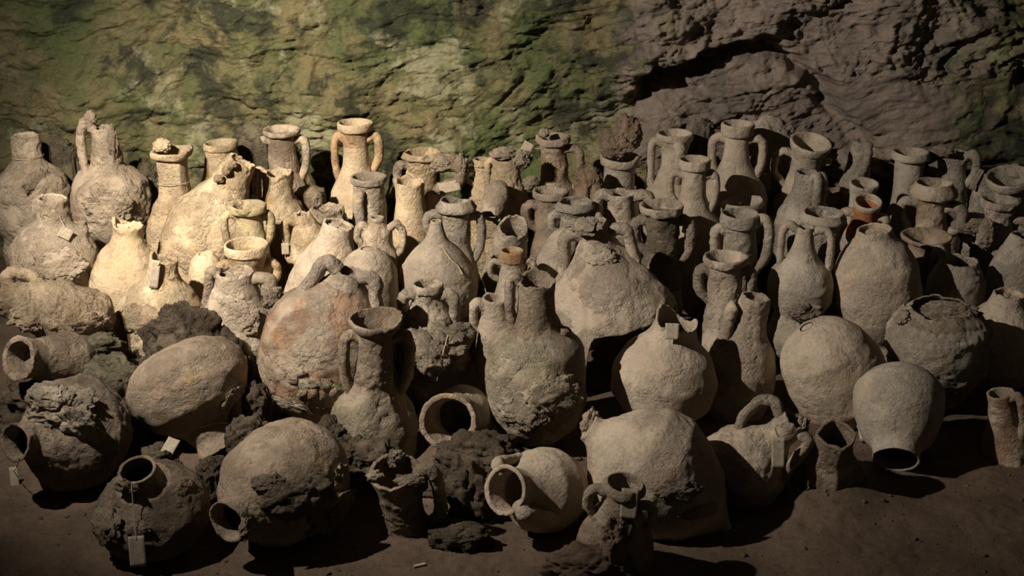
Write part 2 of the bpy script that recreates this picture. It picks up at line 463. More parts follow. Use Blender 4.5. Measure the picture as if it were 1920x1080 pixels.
    amp = np.minimum(1.0, Rm / 0.08)
    d = lowf * Rm * 1.1
    msk = np.clip((fbm(q * 5.5 + 31, 3) + 0.10 + 0.45 * (crust - 0.4)) * 3.0, 0, 1)
    d = d + crust * msk * amp * (0.011 * (ridged(q * 13, 3) - 0.4) + 0.012 * (ridged(q * 30, 3) - 0.4) + 0.007 * pn(q * 75)) + amp * 0.0016 * pn(q * 60) * (0.5 + crust)
    P = P + rad * d[:, None]
    zt = amp * (0.002 + 0.006 * crust) * pn(q * 30 + 7)
    P[:, 2] += zt
    if not cut: P[:nth] = [0, 0, P[:nth, 2].mean()]
    # faces
    i = np.arange(nr * nth).reshape(nr, nth); j = np.roll(i, -1, axis=1)
    quads = np.stack([i[:-1], j[:-1], j[1:], i[1:]], -1)              # (nr-1, nth, 4)
    part = [rows[u + 1][2] if rows[u][2] != 'rim' else 'rim' for u in range(nr - 1)]
    part = np.array([('rim' if 'rim' in (rows[u][2], rows[u + 1][2]) else rows[u][2]) for u in range(nr - 1)])
    allq = quads.reshape(-1, 4)
    if cut:
        cl = np.stack([i[-1], j[-1], j[0], i[0]], -1); allq = np.concatenate([allq, cl])
        part = np.append(part, 'body')
    nrm = vnormals(P, allq)
    top_w = CAM + s * D
    base = top_w - a * (L * s)
    M = Matrix(((xl[0], yl[0], a[0], base[0]), (xl[1], yl[1], a[1], base[1]), (xl[2], yl[2], a[2], base[2]), (0, 0, 0, 1)))
    root = empty(name, M)
    tag(root, label, cat, group)
    mats = {'body': MAT[mbody or m], 'neck': MAT[mneck or m], 'rim': MAT[mrim or mneck or m]}
    pq = np.repeat(part, nth)
    for pt in ('body', 'neck', 'rim'):
        fs = allq[pq == pt]
        if not len(fs): continue
        used, inv = np.unique(fs, return_inverse=True)
        mk(pt, P[used], [inv.reshape(fs.shape)], mats[pt], root, nrm[used])
    hand = MAT[mhandle or mneck or m]
    for nh, h in enumerate(hd):
        az, t0, out, t1, thk = h[:5]
        rise = h[5] if len(h) > 5 else 3.0
        frac = h[6] if len(h) > 6 else 1.0
        r0 = np.interp(t0, tt, hh) - 2; r1 = np.interp(t1, tt, hh) - 3
        rb = out + 0.35 * (r1 - out)
        ctl = np.array([[r0 - 3, t0 + 3], [r0 + 1, t0], [r0 + 0.55 * (out - r0), t0 - rise * 0.9], [out - 0.08 * (out - r0), t0 + 0.06 * (t1 - t0)], [out, t0 + 0.28 * (t1 - t0)],
                        [0.6 * out + 0.4 * max(rb, r1), t0 + 0.66 * (t1 - t0)], [0.25 * out + 0.75 * r1, t1 - 0.08 * (t1 - t0)], [r1 - 2, t1 + 3]])
        path = []
        C = np.concatenate([[2 * ctl[0] - ctl[1]], ctl, [2 * ctl[-1] - ctl[-2]]])
        for u in range(1, len(C) - 2):
            for f in np.linspace(0, 1, 6, endpoint=False):
                p0, p1, p2, p3 = C[u - 1], C[u], C[u + 1], C[u + 2]
                path.append(0.5 * ((2 * p1) + (p2 - p0) * f + (2 * p0 - 5 * p1 + 4 * p2 - p3) * f * f + (-p0 + 3 * p1 - 3 * p2 + p3) * f ** 3))
        path.append(C[-2]); path = np.array(path)
        if frac > 0: path = path[:max(5, int(len(path) * frac))]
        else: path = path[-max(5, int(len(path) * -frac)):]
        azr = math.radians(az)
        e = np.array([math.cos(azr), math.sin(azr), 0]); tg = np.array([-math.sin(azr), math.cos(azr), 0]); zz = np.array([0, 0, 1.0])
        c3 = (path[:, 0:1] * e + (L - path[:, 1:2]) * zz) * s
        dv = np.gradient(c3, axis=0); dv /= np.linalg.norm(dv, axis=1)[:, None] + 1e-9
        nm = np.cross(tg, dv)
        ns = 14; ang = np.linspace(0, 2 * math.pi, ns, endpoint=False)
        wv = np.linspace(1.12, 0.98, len(path))
        tap = np.ones(len(path))
        ring = (np.cos(ang)[None, :, None] * nm[:, None, :] * thk * 0.92 + np.sin(ang)[None, :, None] * tg[None, None, :] * thk * 1.15) * s * (wv * tap)[:, None, None]
        pts3 = (c3[:, None, :] + ring).reshape(-1, 3)
        ctr = np.repeat(c3, ns, axis=0)
        qq = pts3 + seed * 1.9 + nh * 5.3
        dn = (pts3 - ctr); dl = np.linalg.norm(dn, axis=1)[:, None] + 1e-9
        hc = 0.25 + crust
        pts3 = pts3 + dn / dl * (0.0035 * fbm(qq * 28, 2) + hc * 0.0065 * (ridged(qq * 30, 3) - 0.55))[:, None]
        cap = np.stack([c3[0], c3[-1]])
        vv = np.concatenate([pts3, cap])
        ii = np.arange(len(path) * ns).reshape(len(path), ns); jj = np.roll(ii, -1, axis=1)
        fq = np.stack([ii[:-1], jj[:-1], jj[1:], ii[1:]], -1).reshape(-1, 4)
        c0 = len(pts3)
        f3 = np.concatenate([np.stack([np.full(ns, c0), jj[0], ii[0]], 1), np.stack([np.full(ns, c0 + 1), ii[-1], jj[-1]], 1)])
        mk('handle', vv, [fq, f3], hand, root)
    VES.append(dict(label=label, root=root, L=L, s=s, px=px, Y=top_w[1], base=base, a=a, maxr=H.max() * s, z=top_w[2], tt=tt, hh=hh))
    return root

# ------------------------------------------------------------------ lumps, rocks, tags
def inside(d, p):
    """how deep the points p lie inside vessel d (metres, negative = outside)"""
    M = np.array(d['root'].matrix_world); l = (p - M[:3, 3]) @ M[:3, :3]
    t = d['L'] - l[:, 2] / d['s']; r = np.hypot(l[:, 0], l[:, 1]) / d['s']
    h = np.interp(t, d['tt'], d['hh'])
    return np.where((t > d['tt'][0]) & (t < d['tt'][-1]), (h - r) * d['s'], -1.0)
def clear_of_vessels(p, c, tol=0.004):
    """a lump pressed between vessels fills the gap and stops at their walls"""
    near = [d for d in VES if np.linalg.norm(d['base'] + 0.5 * d['L'] * d['s'] * d['a'] - c) < 1.1]
    axis = np.stack([np.full(len(p), c[0]), np.full(len(p), c[1]), p[:, 2]], 1)
    out = p.copy(); todo = np.ones(len(p), bool)
    for k in np.linspace(1, 0.03, 40):
        q = axis[todo] + (p[todo] - axis[todo]) * k
        bad = np.zeros(len(q), bool)
        for d in near: bad |= inside(d, q) > tol
        out[todo] = q
        idx = np.where(todo)[0]; todo[idx[~bad]] = False
        if not todo.any(): break
    if todo.any(): print('WEDGED', todo.sum(), len(p), c.round(2))
    return out
def push_out(p, gap=0.003):
    """a cord or straw lies on the vessel wall"""
    p = p.copy()
    for d in VES:
        M = np.array(d['root'].matrix_world); l = (p - M[:3, 3]) @ M[:3, :3]
        t = d['L'] - l[:, 2] / d['s']; r = np.hypot(l[:, 0], l[:, 1])
        h = np.interp(t, d['tt'], d['hh']) * d['s'] + gap
        bad = (t > d['tt'][0]) & (t < d['tt'][-1]) & (r < h) & (r > 1e-4)
        l[bad, :2] *= (h[bad] / r[bad])[:, None]
        p[bad] = (l @ M[:3, :3].T + M[:3, 3])[bad]
    return p
_ico = {}
def ico(sub):
    if sub in _ico: return _ico[sub]
    import bmesh
    bm = bmesh.new(); bmesh.ops.create_icosphere(bm, subdivisions=sub, radius=1.0)
    v = np.array([q.co[:] for q in bm.verts]); f = np.array([[x.index for x in q.verts] for q in bm.faces])
    bm.free(); _ico[sub] = (v, f); return _ico[sub]
def lump_mesh(scale, seed, rough=0.35, sub=5, pores=0.12, freq=1.8):
    v, f = ico(sub)
    q = v * freq + seed * 3.3
    k = 1 + rough * fbm(q, 3) * 1.3 + 0.5 * rough * (ridged(q * 2.6, 3) - 0.5) * 0.5
    k += pores * (ridged(q * 5.5 + 3, 2) - 0.6) * 0.6
    return v * k[:, None] * np.asarray(scale), f
def rock(label, px, py, Y, sx, sy, sz, m='darkcrust', seed=0, rough=0.35, sub=5, name='concretion', cat='concretion', rotz=0, group=None, pores=0.12, freq=1.8):
    """centre at the pixel, half sizes in photo pixels, sy = half depth"""
    s = mpp(px, py, Y); c = at(px, py, Y)
    v, f = lump_mesh((sx * s, sy * s, sz * s), seed, rough, sub, pores, freq)
    if c[2] - sz * s > -0.01:                             # it stands on the floor: its foot goes down to the earth
        lo = v[:, 2] < 0; u = np.clip(-v[lo, 2] / (sz * s), 0, 1.1)
        v[lo, :2] /= np.sqrt(np.maximum(1 - u * u, 0.16))[:, None]
        v[lo, 2] *= (c[2] + 0.02) / -v[lo, 2].min()
    v = clear_of_vessels(v + c, c) - c
    o = mk(name, v, [f], MAT[m]); o.location = c
    tag(o, label, cat, group)
    return o
def hit(px, py):
    dg = bpy.context.evaluated_depsgraph_get()
    d = ray(px, py); d = d / np.linalg.norm(d)
    ok, loc, nor, idx, ob, _ = SC.ray_cast(dg, Vector(CAM), Vector(d))
    return (loc, nor, ob) if ok else (None, None, None)
def frame_from(n, upv=(0, 0, 1)):
    z = np.array(n, float); z /= np.linalg.norm(z)
    x = np.cross(upv, z)
    if np.linalg.norm(x) < 1e-3: x = np.array([1.0, 0, 0])
    x /= np.linalg.norm(x); y = np.cross(z, x)
    return x, y, z
def crustlump(px, py, rx, ry, m='crust', h=0.45, seed=0, name='encrustation', rough=0.45, sub=5, freq=1.8):
    """a knobbly marine crust grown onto whatever vessel stands at that pixel"""
    loc, nor, ob = hit(px, py)
    if ob is None: return
    par = ob.parent
    if par is None: return
    sc = (np.array(loc) - CAM).dot(FWD) / FPX
    x, y, z = frame_from(np.array(nor))
    v, f = lump_mesh((rx * sc, ry * sc, h * (rx + ry) * 0.5 * sc), seed, rough, sub, 0.2, freq)
    Mw = Matrix(((x[0], y[0], z[0], loc[0]), (x[1], y[1], z[1], loc[1]), (x[2], y[2], z[2], loc[2]), (0, 0, 0, 1)))
    o = mk(name, v, [f], MAT[m], par)
    o.matrix_basis = par.matrix_world.inverted() @ Mw
def crust_at(prefix, px, py, Y, rx, ry, m='crust', depth=0.8, seed=0, rough=0.32, sub=5, freq=1.8, name='encrustation'):
    """a crust lump standing free at the pixel and distance, grown on the vessel whose label starts with prefix"""
    par = [d for d in VES if d['label'].startswith(prefix)][0]['root']
    s = mpp(px, py, Y); c = at(px, py, Y)
    v, f = lump_mesh((rx * s, 0.5 * (rx + ry) * depth * s, ry * s), seed, rough, sub, 0.2, freq)
    o = mk(name, v, [f], MAT[m], par)
    o.matrix_basis = par.matrix_world.inverted() @ Matrix.Translation(Vector(c))
def tube_np(pts, rad, ns=6):
    pts = np.asarray(pts, float); dv = np.gradient(pts, axis=0); dv /= np.linalg.norm(dv, axis=1)[:, None] + 1e-9
    ref = np.array([0.3, 0.2, 0.93]); a = np.cross(dv, ref); a /= np.linalg.norm(a, axis=1)[:, None] + 1e-9; b = np.cross(dv, a)
    ang = np.linspace(0, 2 * math.pi, ns, endpoint=False)
    v = (pts[:, None, :] + rad * (np.cos(ang)[None, :, None] * a[:, None, :] + np.sin(ang)[None, :, None] * b[:, None, :])).reshape(-1, 3)
    i = np.arange(len(pts) * ns).reshape(len(pts), ns); j = np.roll(i, -1, axis=1)
    f = np.stack([i[:-1], j[:-1], j[1:], i[1:]], -1).reshape(-1, 4)
    return v, f
def card_tag(label, px, py, w_, h_, tie=None, rot=0.0, off=0.012, normal=None, lean=0.5, Y=None):
    """a small inventory card hung on a cord; px,py its centre, w_,h_ in photo pixels; tie = pixel where its cord is tied"""
    if Y is None:
        loc, nor, ob = hit(px, py); loc = np.array(loc)
        nv = np.array(nor) if normal is None else np.array(normal, float)
        toc = CAM - loc; toc /= np.linalg.norm(toc)
        nv = lean * nv + (1 - lean) * toc
    else:
        loc = at(px, py, Y); nv = np.array(normal if normal is not None else (0, -1, 0.1), float)
    sc = (loc - CAM).dot(FWD) / FPX
    x, y, z = frame_from(nv)
    c, sn = math.cos(math.radians(rot)), math.sin(math.radians(rot))
    x, y = c * x + sn * y, -sn * x + c * y
    loc = loc + z * off
    root = empty('label_tag', Matrix(((x[0], y[0], z[0], loc[0]), (x[1], y[1], z[1], loc[1]), (x[2], y[2], z[2], loc[2]), (0, 0, 0, 1))))
    tag(root, label, 'tag')
    hw, hh, tk = w_ * sc / 2, h_ * sc / 2, 0.0007
    nx, ny = 7, 9
    gx, gy = np.meshgrid(np.linspace(-hw, hw, nx), np.linspace(-hh, hh, ny)); gx, gy = gx.ravel(), gy.ravel()
    curl = 0.10 * hw * ((gx / hw) ** 2) * (0.5 + 0.5 * gy / hh)
    vt = np.stack([gx, gy, curl + tk], 1); vb = np.stack([gx, gy, curl - tk], 1)
    f = grid_faces(nx, ny); n0 = nx * ny
    bd = [u for u in range(nx)] + [u * nx + nx - 1 for u in range(1, ny)] + [n0 - 1 - u for u in range(1, nx)] + [(ny - 1 - u) * nx for u in range(1, ny - 1)]
    bd = np.array(bd); b2 = np.roll(bd, -1)
    side = np.stack([bd, bd + n0, b2 + n0, b2], 1)
    mk('card', np.concatenate([vt, vb]), [f, f[:, ::-1] + n0, side], MAT['card'], root, smooth=False)
    if tie:
        tl, tn_, tob = hit(*tie)
        if tl is not None:
            tl = np.array(tl) + np.array(tn_) * 0.004
            st_ = loc + y * hh * 0.8
            u = np.linspace(0, 1, 9)[:, None]
            pts = st_ * (1 - u) + tl * u; pts[:, 2] -= 0.012 * np.sin(np.pi * u[:, 0])
            pts = push_out(pts + z * 0.003)
            loc_pts = np.stack([(pts - loc) @ x, (pts - loc) @ y, (pts - loc) @ z], 1)
            v, ff = tube_np(loc_pts, 0.0016)
            mk('cord', v, [ff], MAT['cord'], root)
    return root

# ================================================================== the amphorae, from the rock wall forward
# --- along the wall
V('handleless amphora with broken tapering neck and crusted shoulders beside the tallest amphora', 47, 252, 6.62, [(0, 22), (20, 24), (48, 27), (60, 38), (76, 58), (105, 66), (150, 70), (200, 62)], m='pale', crust=0.6, jag=5, plug=6)
V('tallest amphora, crusted, with one surviving loop handle and a knob at its broken top', 192, 236, 6.62, [(0, 20), (25, 22), (50, 25), (76, 29), (86, 50), (102, 66), (135, 73), (175, 68), (215, 56)], hd=[(185, 4, 42, 82, 7.5, 16)], m='pale', mbody='pale', crust=0.75, jag=4, plug=6)
V('slim amphora with square-sided neck, chipped funnel rim and a crust knob on the rim', 321, 281, 6.52, [(13, 27), (50, 26), (85, 29), (105, 42), (135, 52), (170, 54)], rim=(13, 34, 36), m='sand', crust=0.4, sq=0.45, lobes=[(0, 40, 3)], bw=52)
V('pale amphora neck with chipped flat rim standing behind the leaning broken-spined amphora', 414, 268, 6.74, [(11, 27), (30, 30), (60, 38), (90, 44)], rim=(11, 31, 31), m='sand', crust=0.35, lobes=[(0, 60, 4)], bw=50)
V('big pale amphora leaning over, neck torn open with a ragged spine', 455, 298, 6.2, [(0, 25), (25, 29), (55, 36), (85, 52), (115, 70), (155, 78), (200, 76), (250, 60), (275, 30)], r=28, m='sand', crust=0.5, jag=9, plug=22, bw=30, p=-4)
V('brown speckled amphora neck with flat pale rim and round handle against the rock', 528, 242, 6.74, [(10, 26), (45, 25), (80, 27), (100, 38), (120, 46)], rim=(10, 34, 36), hd=[(-8, 20, 44, 92, 7.5, 2), (186, 20, 44, 92, 7.5, 2, 0.36)], m='brown', mrim='pale', mhandle='pale', crust=0.4, bw=46)
V('broken-mouthed pitted neck with one long handle, in front of the brown speckled neck', 519, 320, 6.36, [(0, 27), (30, 27), (52, 31), (70, 44), (95, 56), (120, 58)], hd=[(182, 3, 39, 66, 7, 5)], m='sand', mneck='sand', crust=0.65, jag=8, bw=56)
V('smooth two-handled amphora with orange-stained collar under a thick rim, base broken off', 665, 229, 6.72, [(15, 26), (24, 24), (50, 23), (80, 26), (105, 38), (130, 50), (168, 58)], rim=(15, 32, 34), hd=[(180, 30, 40, 105, 7, 6), (0, 30, 44, 92, 8.5, 6)], m='sand', mrim='sand', mneck='ochre', mhandle='ochre', crust=0.18, cut=5, clobes=[(90, 62, 158)], nlen=45)
V('straight greyish neck with flat collar rim in front of the orange-stained amphora', 690, 330, 6.42, [(12, 29), (50, 30), (90, 31), (120, 38)], rim=(12, 33, 34), hd=[(-118, 26, 42, 80, 8, 3)], m='grey', crust=0.4, bw=40)
V('smooth barrel-shaped neck without rim, torn slanting across the top, next to a flat-collared neck', 768, 338, 6.46, [(0, 28), (40, 27), (75, 32), (100, 36)], m='sand', crust=0.2, jag=10, lobes=[(120, 50, 8)], bw=40)
V('amphora with level rim and curled handle half hidden behind the barrel-shaped neck', 790, 284, 6.76, [(11, 27), (35, 26), (70, 28), (95, 40)], rim=(11, 33, 32), hd=[(195, 24, 48, 80, 7.5, 3), (-15, 22, 76, 70, 12, 4)], m='sand', mhandle='crust', crust=0.7, bw=46)
V('two-handled amphora with flared cup rim chipped at one side, behind the teardrop amphora', 854, 374, 6.08, [(20, 27), (26, 25), (60, 26), (90, 28), (120, 38)], rim=(20, 36, 30), hd=[(182, 30, 55, 72, 8, 4), (0, 32, 48, 115, 8, 2)], m='grey', crust=0.45, lobes=[(60, 40, -7)], bw=50)
V('little rimmed amphora with short collar and thin handle, wedged behind the crust-crowned neck', 905, 298, 6.78, [(12, 15), (30, 16), (50, 19), (70, 26)], rim=(12, 18, 18), hd=[(190, 20, 32, 46, 5, 2)], m='sand', crust=0.35, bw=34)
V('neck crowned by a lump of crust, with a thin handle and broken-off belly', 948, 296, 6.56, [(0, 22), (30, 24), (55, 32), (78, 42), (105, 45)], hd=[(184, 8, 34, 62, 5.5, 4)], m='sand', crust=0.6, jag=3, plug=5, cut=5, clobes=[(90, 62, 172)])
V('open broken spout lying with its hollow end showing, between two upright necks', 917, 406, 6.27, [(0, 17), (20, 22), (48, 25), (62, 18), (68, 8)], r=205, p=48, m='pale', crust=0.4, jag=3, end=True, name='amphora_neck')
V('flaking crusted amphora neck with tilted chipped rim and one sweeping handle', 1036, 256, 6.76, [(13, 22), (40, 23), (80, 25), (105, 38)], rim=(13, 29, 28), hd=[(-6, 26, 50, 104, 7, 3)], m='redpatch', mrim='pale', mhandle='pale', crust=0.6, r=-4, lobes=[(180, 40, 5)], bw=46)
V('smooth upturned neck with wide collar carrying a tall chunk of rusty crust', 1162, 292, 6.74, [(15, 30), (20, 29), (60, 29), (85, 36)], rim=(15, 36, 37), m='grey', mrim='pale', crust=0.2, lobes=[(-70, 50, -4)], bw=46)
V('amphora with long straight diagonal handles and a chipped rim, touching the grey rock', 1266, 249, 6.76, [(12, 30), (30, 24), (60, 23), (85, 32), (110, 50), (140, 58)], rim=(12, 33, 34), hd=[(186, 18, 44, 102, 7.5, 3), (-75, 18, 42, 85, 8, 2)], m='pale', crust=0.25, bw=54)
V('well kept amphora with tall ring rim and two symmetrical handles on sloping shoulders', 1384, 231, 6.74, [(22, 23), (45, 22), (75, 27), (98, 42), (120, 58), (140, 63)], rim=(22, 30, 31), hd=[(180, 30, 46, 96, 8, 4), (0, 30, 49, 98, 8, 4)], m='pale', crust=0.22, bw=60)
V('amphora with plain band rim, slender neck and two even handles before the ring-rimmed amphora', 1303, 298, 6.36, [(17, 24), (40, 22), (70, 24), (95, 34), (120, 56), (165, 64)], rim=(17, 30, 30), hd=[(180, 30, 44, 88, 7.5, 4), (0, 30, 42, 96, 7.5, 4)], m='pale', crust=0.22, bw=62)
V('broken wide neck with two stubby handle roots and dark hollows under them', 1165, 360, 6.2, [(0, 27), (25, 25), (50, 27), (75, 36)], hd=[(184, 6, 44, 58, 10, 2, 0.75), (-6, 6, 56, 60, 10, 4, 0.5)], m='pale', crust=0.4, jag=4, bw=44)
V('dark grey neck with pale collar and hooked handle, beside another open collar', 1031, 357, 6.28, [(13, 25), (40, 25), (80, 26), (110, 34)], rim=(13, 31, 33), hd=[(188, 28, 46, 70, 8.5, 3)], m='grey', mneck='brown', mrim='pale', crust=0.4, bw=44)
V('short neck with open thick ring rim and curled handle beside the dark neck', 1080, 377, 6.09, [(14, 32), (22, 28), (50, 30), (80, 38)], rim=(14, 36, 32), hd=[(190, 26, 46, 62, 8, 3), (-10, 26, 46, 62, 8, 3, 0.5)], m='grey', crust=0.45, bw=46)
V('broken neck cut slantwise, its hollow inside facing out, above the orange-banded small amphora', 962, 424, 5.94, [(0, 28), (30, 30), (60, 34), (85, 40)], p=22, r=8, m='pale', crust=0.35, jag=10, lobes=[(70, 50, 12)], bw=44)
V('dark mottled neck with pale rim and two angular crusty handles', 1243, 384, 6.02, [(14, 30), (24, 27), (60, 28), (95, 27), (120, 34)], rim=(14, 36, 39), hd=[(182, 32, 51, 92, 9, 3), (0, 30, 55, 112, 9, 3)], m='grey', mneck='dark', mrim='pale', mhandle='crust', crust=0.7, bw=44)
V('amphora with flaring dish-like mouth tipped towards the room and a downturned handle', 1522, 266, 6.74, [(14, 33), (28, 28), (60, 27), (95, 32), (120, 40)], rim=(14, 36, 39), p=16, r=6, hd=[(186, 30, 58, 88, 6.5, 6), (4, 34, 50, 88, 7, 4, 0.36)], m='pale', crust=0.25, bw=48)
V('ridged neck with its handle against the front, on a rounded shoulder, below the dish-mouthed amphora', 1514, 320, 6.4, [(0, 22), (25, 22), (45, 26), (62, 38), (78, 50), (105, 52)], hd=[(-50, 8, 34, 56, 7, 6), (-25, 8, 36, 58, 6, 6)], m='grey', crust=0.4, jag=5, bw=52)
V('crooked crusted neck leaning against the rock beside the dish-mouthed amphora', 1618, 262, 6.84, [(0, 17), (25, 18), (50, 20), (80, 26)], r=6, m='grey', crust=0.7, jag=8, hd=[(-60, 6, 28, 60, 6, 2)], bw=28)
V('plain neck with thick round mouth tipped forward behind the bright terracotta neck', 1620, 343, 6.42, [(10, 25), (30, 24), (60, 26), (85, 32)], rim=(10, 27, 27), p=9, m='grey', crust=0.3, bw=28)
V('reddish broken collar with a stub handle, in shade beside the bright terracotta neck', 1567, 352, 6.6, [(0, 24), (20, 19), (45, 20), (65, 26)], hd=[(-40, 10, 30, 50, 6, 2)], m='redpatch', crust=0.4, jag=9, bw=20)
V('bright red terracotta neck with pale dusty lip and stubby handle roots', 1628, 377, 6.16, [(9, 25), (24, 23), (45, 25), (70, 34)], rim=(9, 26, 27), p=20, hd=[(184, 26, 42, 60, 8, 2, 0.5), (-4, 26, 42, 60, 8, 2, 0.5)], m='red', mrim='pale', mhandle='pale', mbody='grey', crust=0.12, bw=44, nlen=60)
V('straight-sided neck with thick level rim against the rock, beside an arching handle', 1708, 284, 6.72, [(14, 27), (30, 26), (60, 25), (95, 28)], rim=(14, 36, 34), m='grey', crust=0.25, bw=42)
V('amphora with hollow broken mouth and one great arching handle, in shade against the rock', 1788, 286, 6.8, [(0, 30), (14, 27), (35, 25), (60, 30)], hd=[(-10, 4, 44, 58, 8, 6), (188, 0, 34, 44, 7, 4, 0.5)], m='grey', crust=0.45, jag=8, bw=34)
V('red-blotched neck under a broad skirted rim, with two handles', 1753, 342, 6.26, [(26, 28), (34, 26), (70, 26), (95, 32), (115, 42)], rim=(26, 43, 34), mhandle='grey', hd=[(182, 40, 56, 95, 9, 3), (-6, 44, 56, 95, 10, 3)], m='grey', mneck='redpatch', mrim='pale', crust=0.5, bw=50)
V('broken crusted neck leaning against the dark rock, next to the great arching handle', 1852, 318, 6.78, [(0, 24), (25, 22), (50, 24)], r=3, m='grey', crust=0.6, jag=10, bw=27)
V('wide shallow-mouthed amphora tipped sideways with a handle looping behind its mouth', 1892, 330, 6.5, [(14, 34), (30, 29), (60, 30)], rim=(14, 39, 40), p=14, r=-12, hd=[(75, 16, 52, 66, 8, 12)], m='grey', crust=0.4, bw=46)
V('double-ridged mouth above a heavily crusted handle, in the shaded end of the pile', 1876, 374, 6.26, [(12, 27), (20, 30), (28, 25), (50, 26), (75, 34)], rim=(12, 35, 34), hd=[(186, 40, 62, 88, 9, 2), (0, 36, 48, 80, 9, 2)], m='grey', mhandle='crust', crust=0.6, bw=46)
V('low broad broken rim half hidden behind the neck with the tall straight handle', 1392, 376, 6.42, [(10, 34), (24, 28), (50, 28)], rim=(10, 40, 39), m='grey', crust=0.3, lobes=[(150, 60, -6), (20, 40, 5)], bw=36)
V('amphora with deep open ring rim, one curved handle and one tall straight handle', 1389, 400, 5.98, [(22, 31), (32, 28), (70, 28), (110, 30)], rim=(22, 36, 36), hd=[(184, 32, 46, 92, 9, 3), (-3, 16, 55, 112, 9.5, 10)], m='grey', crust=0.5, bw=46)
V('neck under a wide sloping collar behind the small two-handled urn', 1545, 398, 5.98, [(16, 36), (26, 32), (55, 31), (90, 40)], rim=(16, 43, 38), m='grey', crust=0.35, bw=48)
V('small two-handled urn with slender neck, loop handles and a round belly', 1510, 424, 5.74, [(0, 17), (20, 17), (42, 21), (64, 32), (82, 54), (108, 63), (135, 60), (165, 45)], hd=[(180, 6, 42, 74, 7, 8), (2, 10, 50, 80, 7, 5)], m='grey', mbody='grey', crust=0.25, jag=4, plug=14, bw=62)
V('large smooth pear-shaped amphora with neck snapped off short before the red terracotta neck', 1640, 428, 5.74, [(0, 32), (18, 37), (34, 56), (70, 78), (125, 84), (165, 74), (195, 58), (215, 42)], r=-7, m='pale', crust=0.2, jag=4, plug=10)
V('amphora neck with heavy pale band rim, one crusted handle and a long straight throat', 1362, 481, 5.62, [(14, 32), (30, 31), (90, 30), (130, 36), (160, 46)], rim=(14, 39, 40), hd=[(184, 26, 50, 82, 10, 3), (2, 26, 50, 86, 9, 3)], m='pale', mhandle='crust', crust=0.35, bw=56)
V('slim amphora with narrow neck and a thick broken handle standing at its front', 1418, 553, 5.3, [(0, 26), (14, 28), (45, 27), (75, 36), (105, 56), (140, 67), (190, 67), (245, 58)], r=8, hd=[(-155, 26, 44, 95, 11, 3, -0.72)], m='pale', crust=0.35, jag=5, plug=12)
V('large broken-shouldered amphora leaning with its pointed toe to the floor', 1512, 612, 5.24, [(0, 14), (9, 44), (24, 66), (50, 85), (95, 95), (148, 94), (182, 72), (204, 28), (214, 11)], r=-32, m='pale', crust=0.2, jag=1, plug=2, end=True)
V('stout tapering amphora whose crusted gaping mouth holds dark debris', 1764, 574, 5.3, [(0, 50), (14, 68), (40, 90), (75, 95), (115, 86), (160, 56), (195, 28)], r=-4, m='grey', mneck='crust', crust=0.55, jag=8, plug=14, nlen=18, p=4)
V('toppled amphora lying mouth-down with its lip resting on the earth floor', 1680, 862, None, [(0, 44), (10, 42), (28, 46), (55, 68), (100, 84), (150, 86), (180, 64), (202, 22)], r=200, p=55, m='grey', crust=0.2, hd=[(20, 30, 60, 80, 8, 3, -0.4)], true_t=True)
V('round-bellied amphora at the shaded end of the pile with a cord on its shoulder', 1893, 548, 5.62, [(0, 28), (25, 36), (50, 60), (90, 76), (140, 74), (180, 55)], m='pale', crust=0.25, jag=5, plug=10, r=4)
V('reddish jug neck with one handle standing alone on the floor', 1876, 735, 4.9, [(0, 26), (18, 24), (60, 29), (95, 44), (125, 50)], r=-12, hd=[(-30, 6, 42, 78, 8, 4)], m='redpatch', mrim='pale', crust=0.3, jag=3, bw=52)
V('squared-off broken neck of a dark amphora sunk in the earth', 1570, 812, None, [(0, 33), (30, 31), (55, 32), (85, 46), (120, 62), (150, 58), (165, 44)], p=22, sq=0.5, m='dark', mneck='brown', crust=0.5, jag=4, lift=-0.05)
V('amphora leaning on its belly with a tall arched handle and a crusted lower handle', 1492, 786, None, [(0, 24), (18, 28), (45, 29), (68, 45), (105, 78), (150, 84), (190, 62), (215, 22)], r=40, p=4, hd=[(186, 14, 72, 88, 10, 10), (-6, 12, 52, 92, 10, 3)], m='pale', mhandle='crust', crust=0.45, jag=8, plug=12, lift=-0.07)
V('biggest barrel-bellied amphora lying with pointed toe, its neck snapped to a crusted stub', 1102, 802, None, [(0, 24), (16, 28), (32, 46), (62, 88), (105, 120), (155, 125), (205, 110), (255, 80), (290, 40), (312, 15), (324, 10)], r=-56, p=-12, m='pale', mneck='pale', crust=0.3, jag=2, plug=4, lift=-0.07)
V('smooth pear-shaped amphora with torn pointed neck shards, tagged with a square card', 1268, 604, 5.14, [(0, 40), (14, 38), (32, 48), (58, 82), (100, 102), (145, 96), (180, 66), (200, 30)], r=9, m='pale', crust=0.2, jag=12, lobes=[(150, 45, 26), (10, 30, 12)], nlen=28)
V('great bell-shaped upper half of an amphora with two handles and ragged lower edge', 1112, 414, 5.66, [(0, 24), (25, 30), (50, 40), (78, 66), (112, 98), (148, 122), (172, 130)], r=-10, hd=[(184, 22, 62, 88, 12, 6), (-4, 24, 62, 84, 11, 4)], m='pale', crust=0.4, jag=6, plug=8, cut=8, clobes=[(222, 24, 128), (22, 24, 128), (110, 20, 128)])
V('egg-bodied amphora with a long neck, one hanging handle and a green mossy belly', 1006, 524, 5.0, [(0, 36), (30, 34), (72, 37), (92, 45), (106, 66), (124, 86), (165, 97), (225, 97), (272, 80), (304, 50), (318, 30)], hd=[(184, 0, 50, 92, 10, 4), (-12, 30, 62, 100, 9, 3, -0.22)], m='mossy', mneck='brown', mhandle='brown', crust=0.45, jag=9, lobes=[(90, 60, 10)])
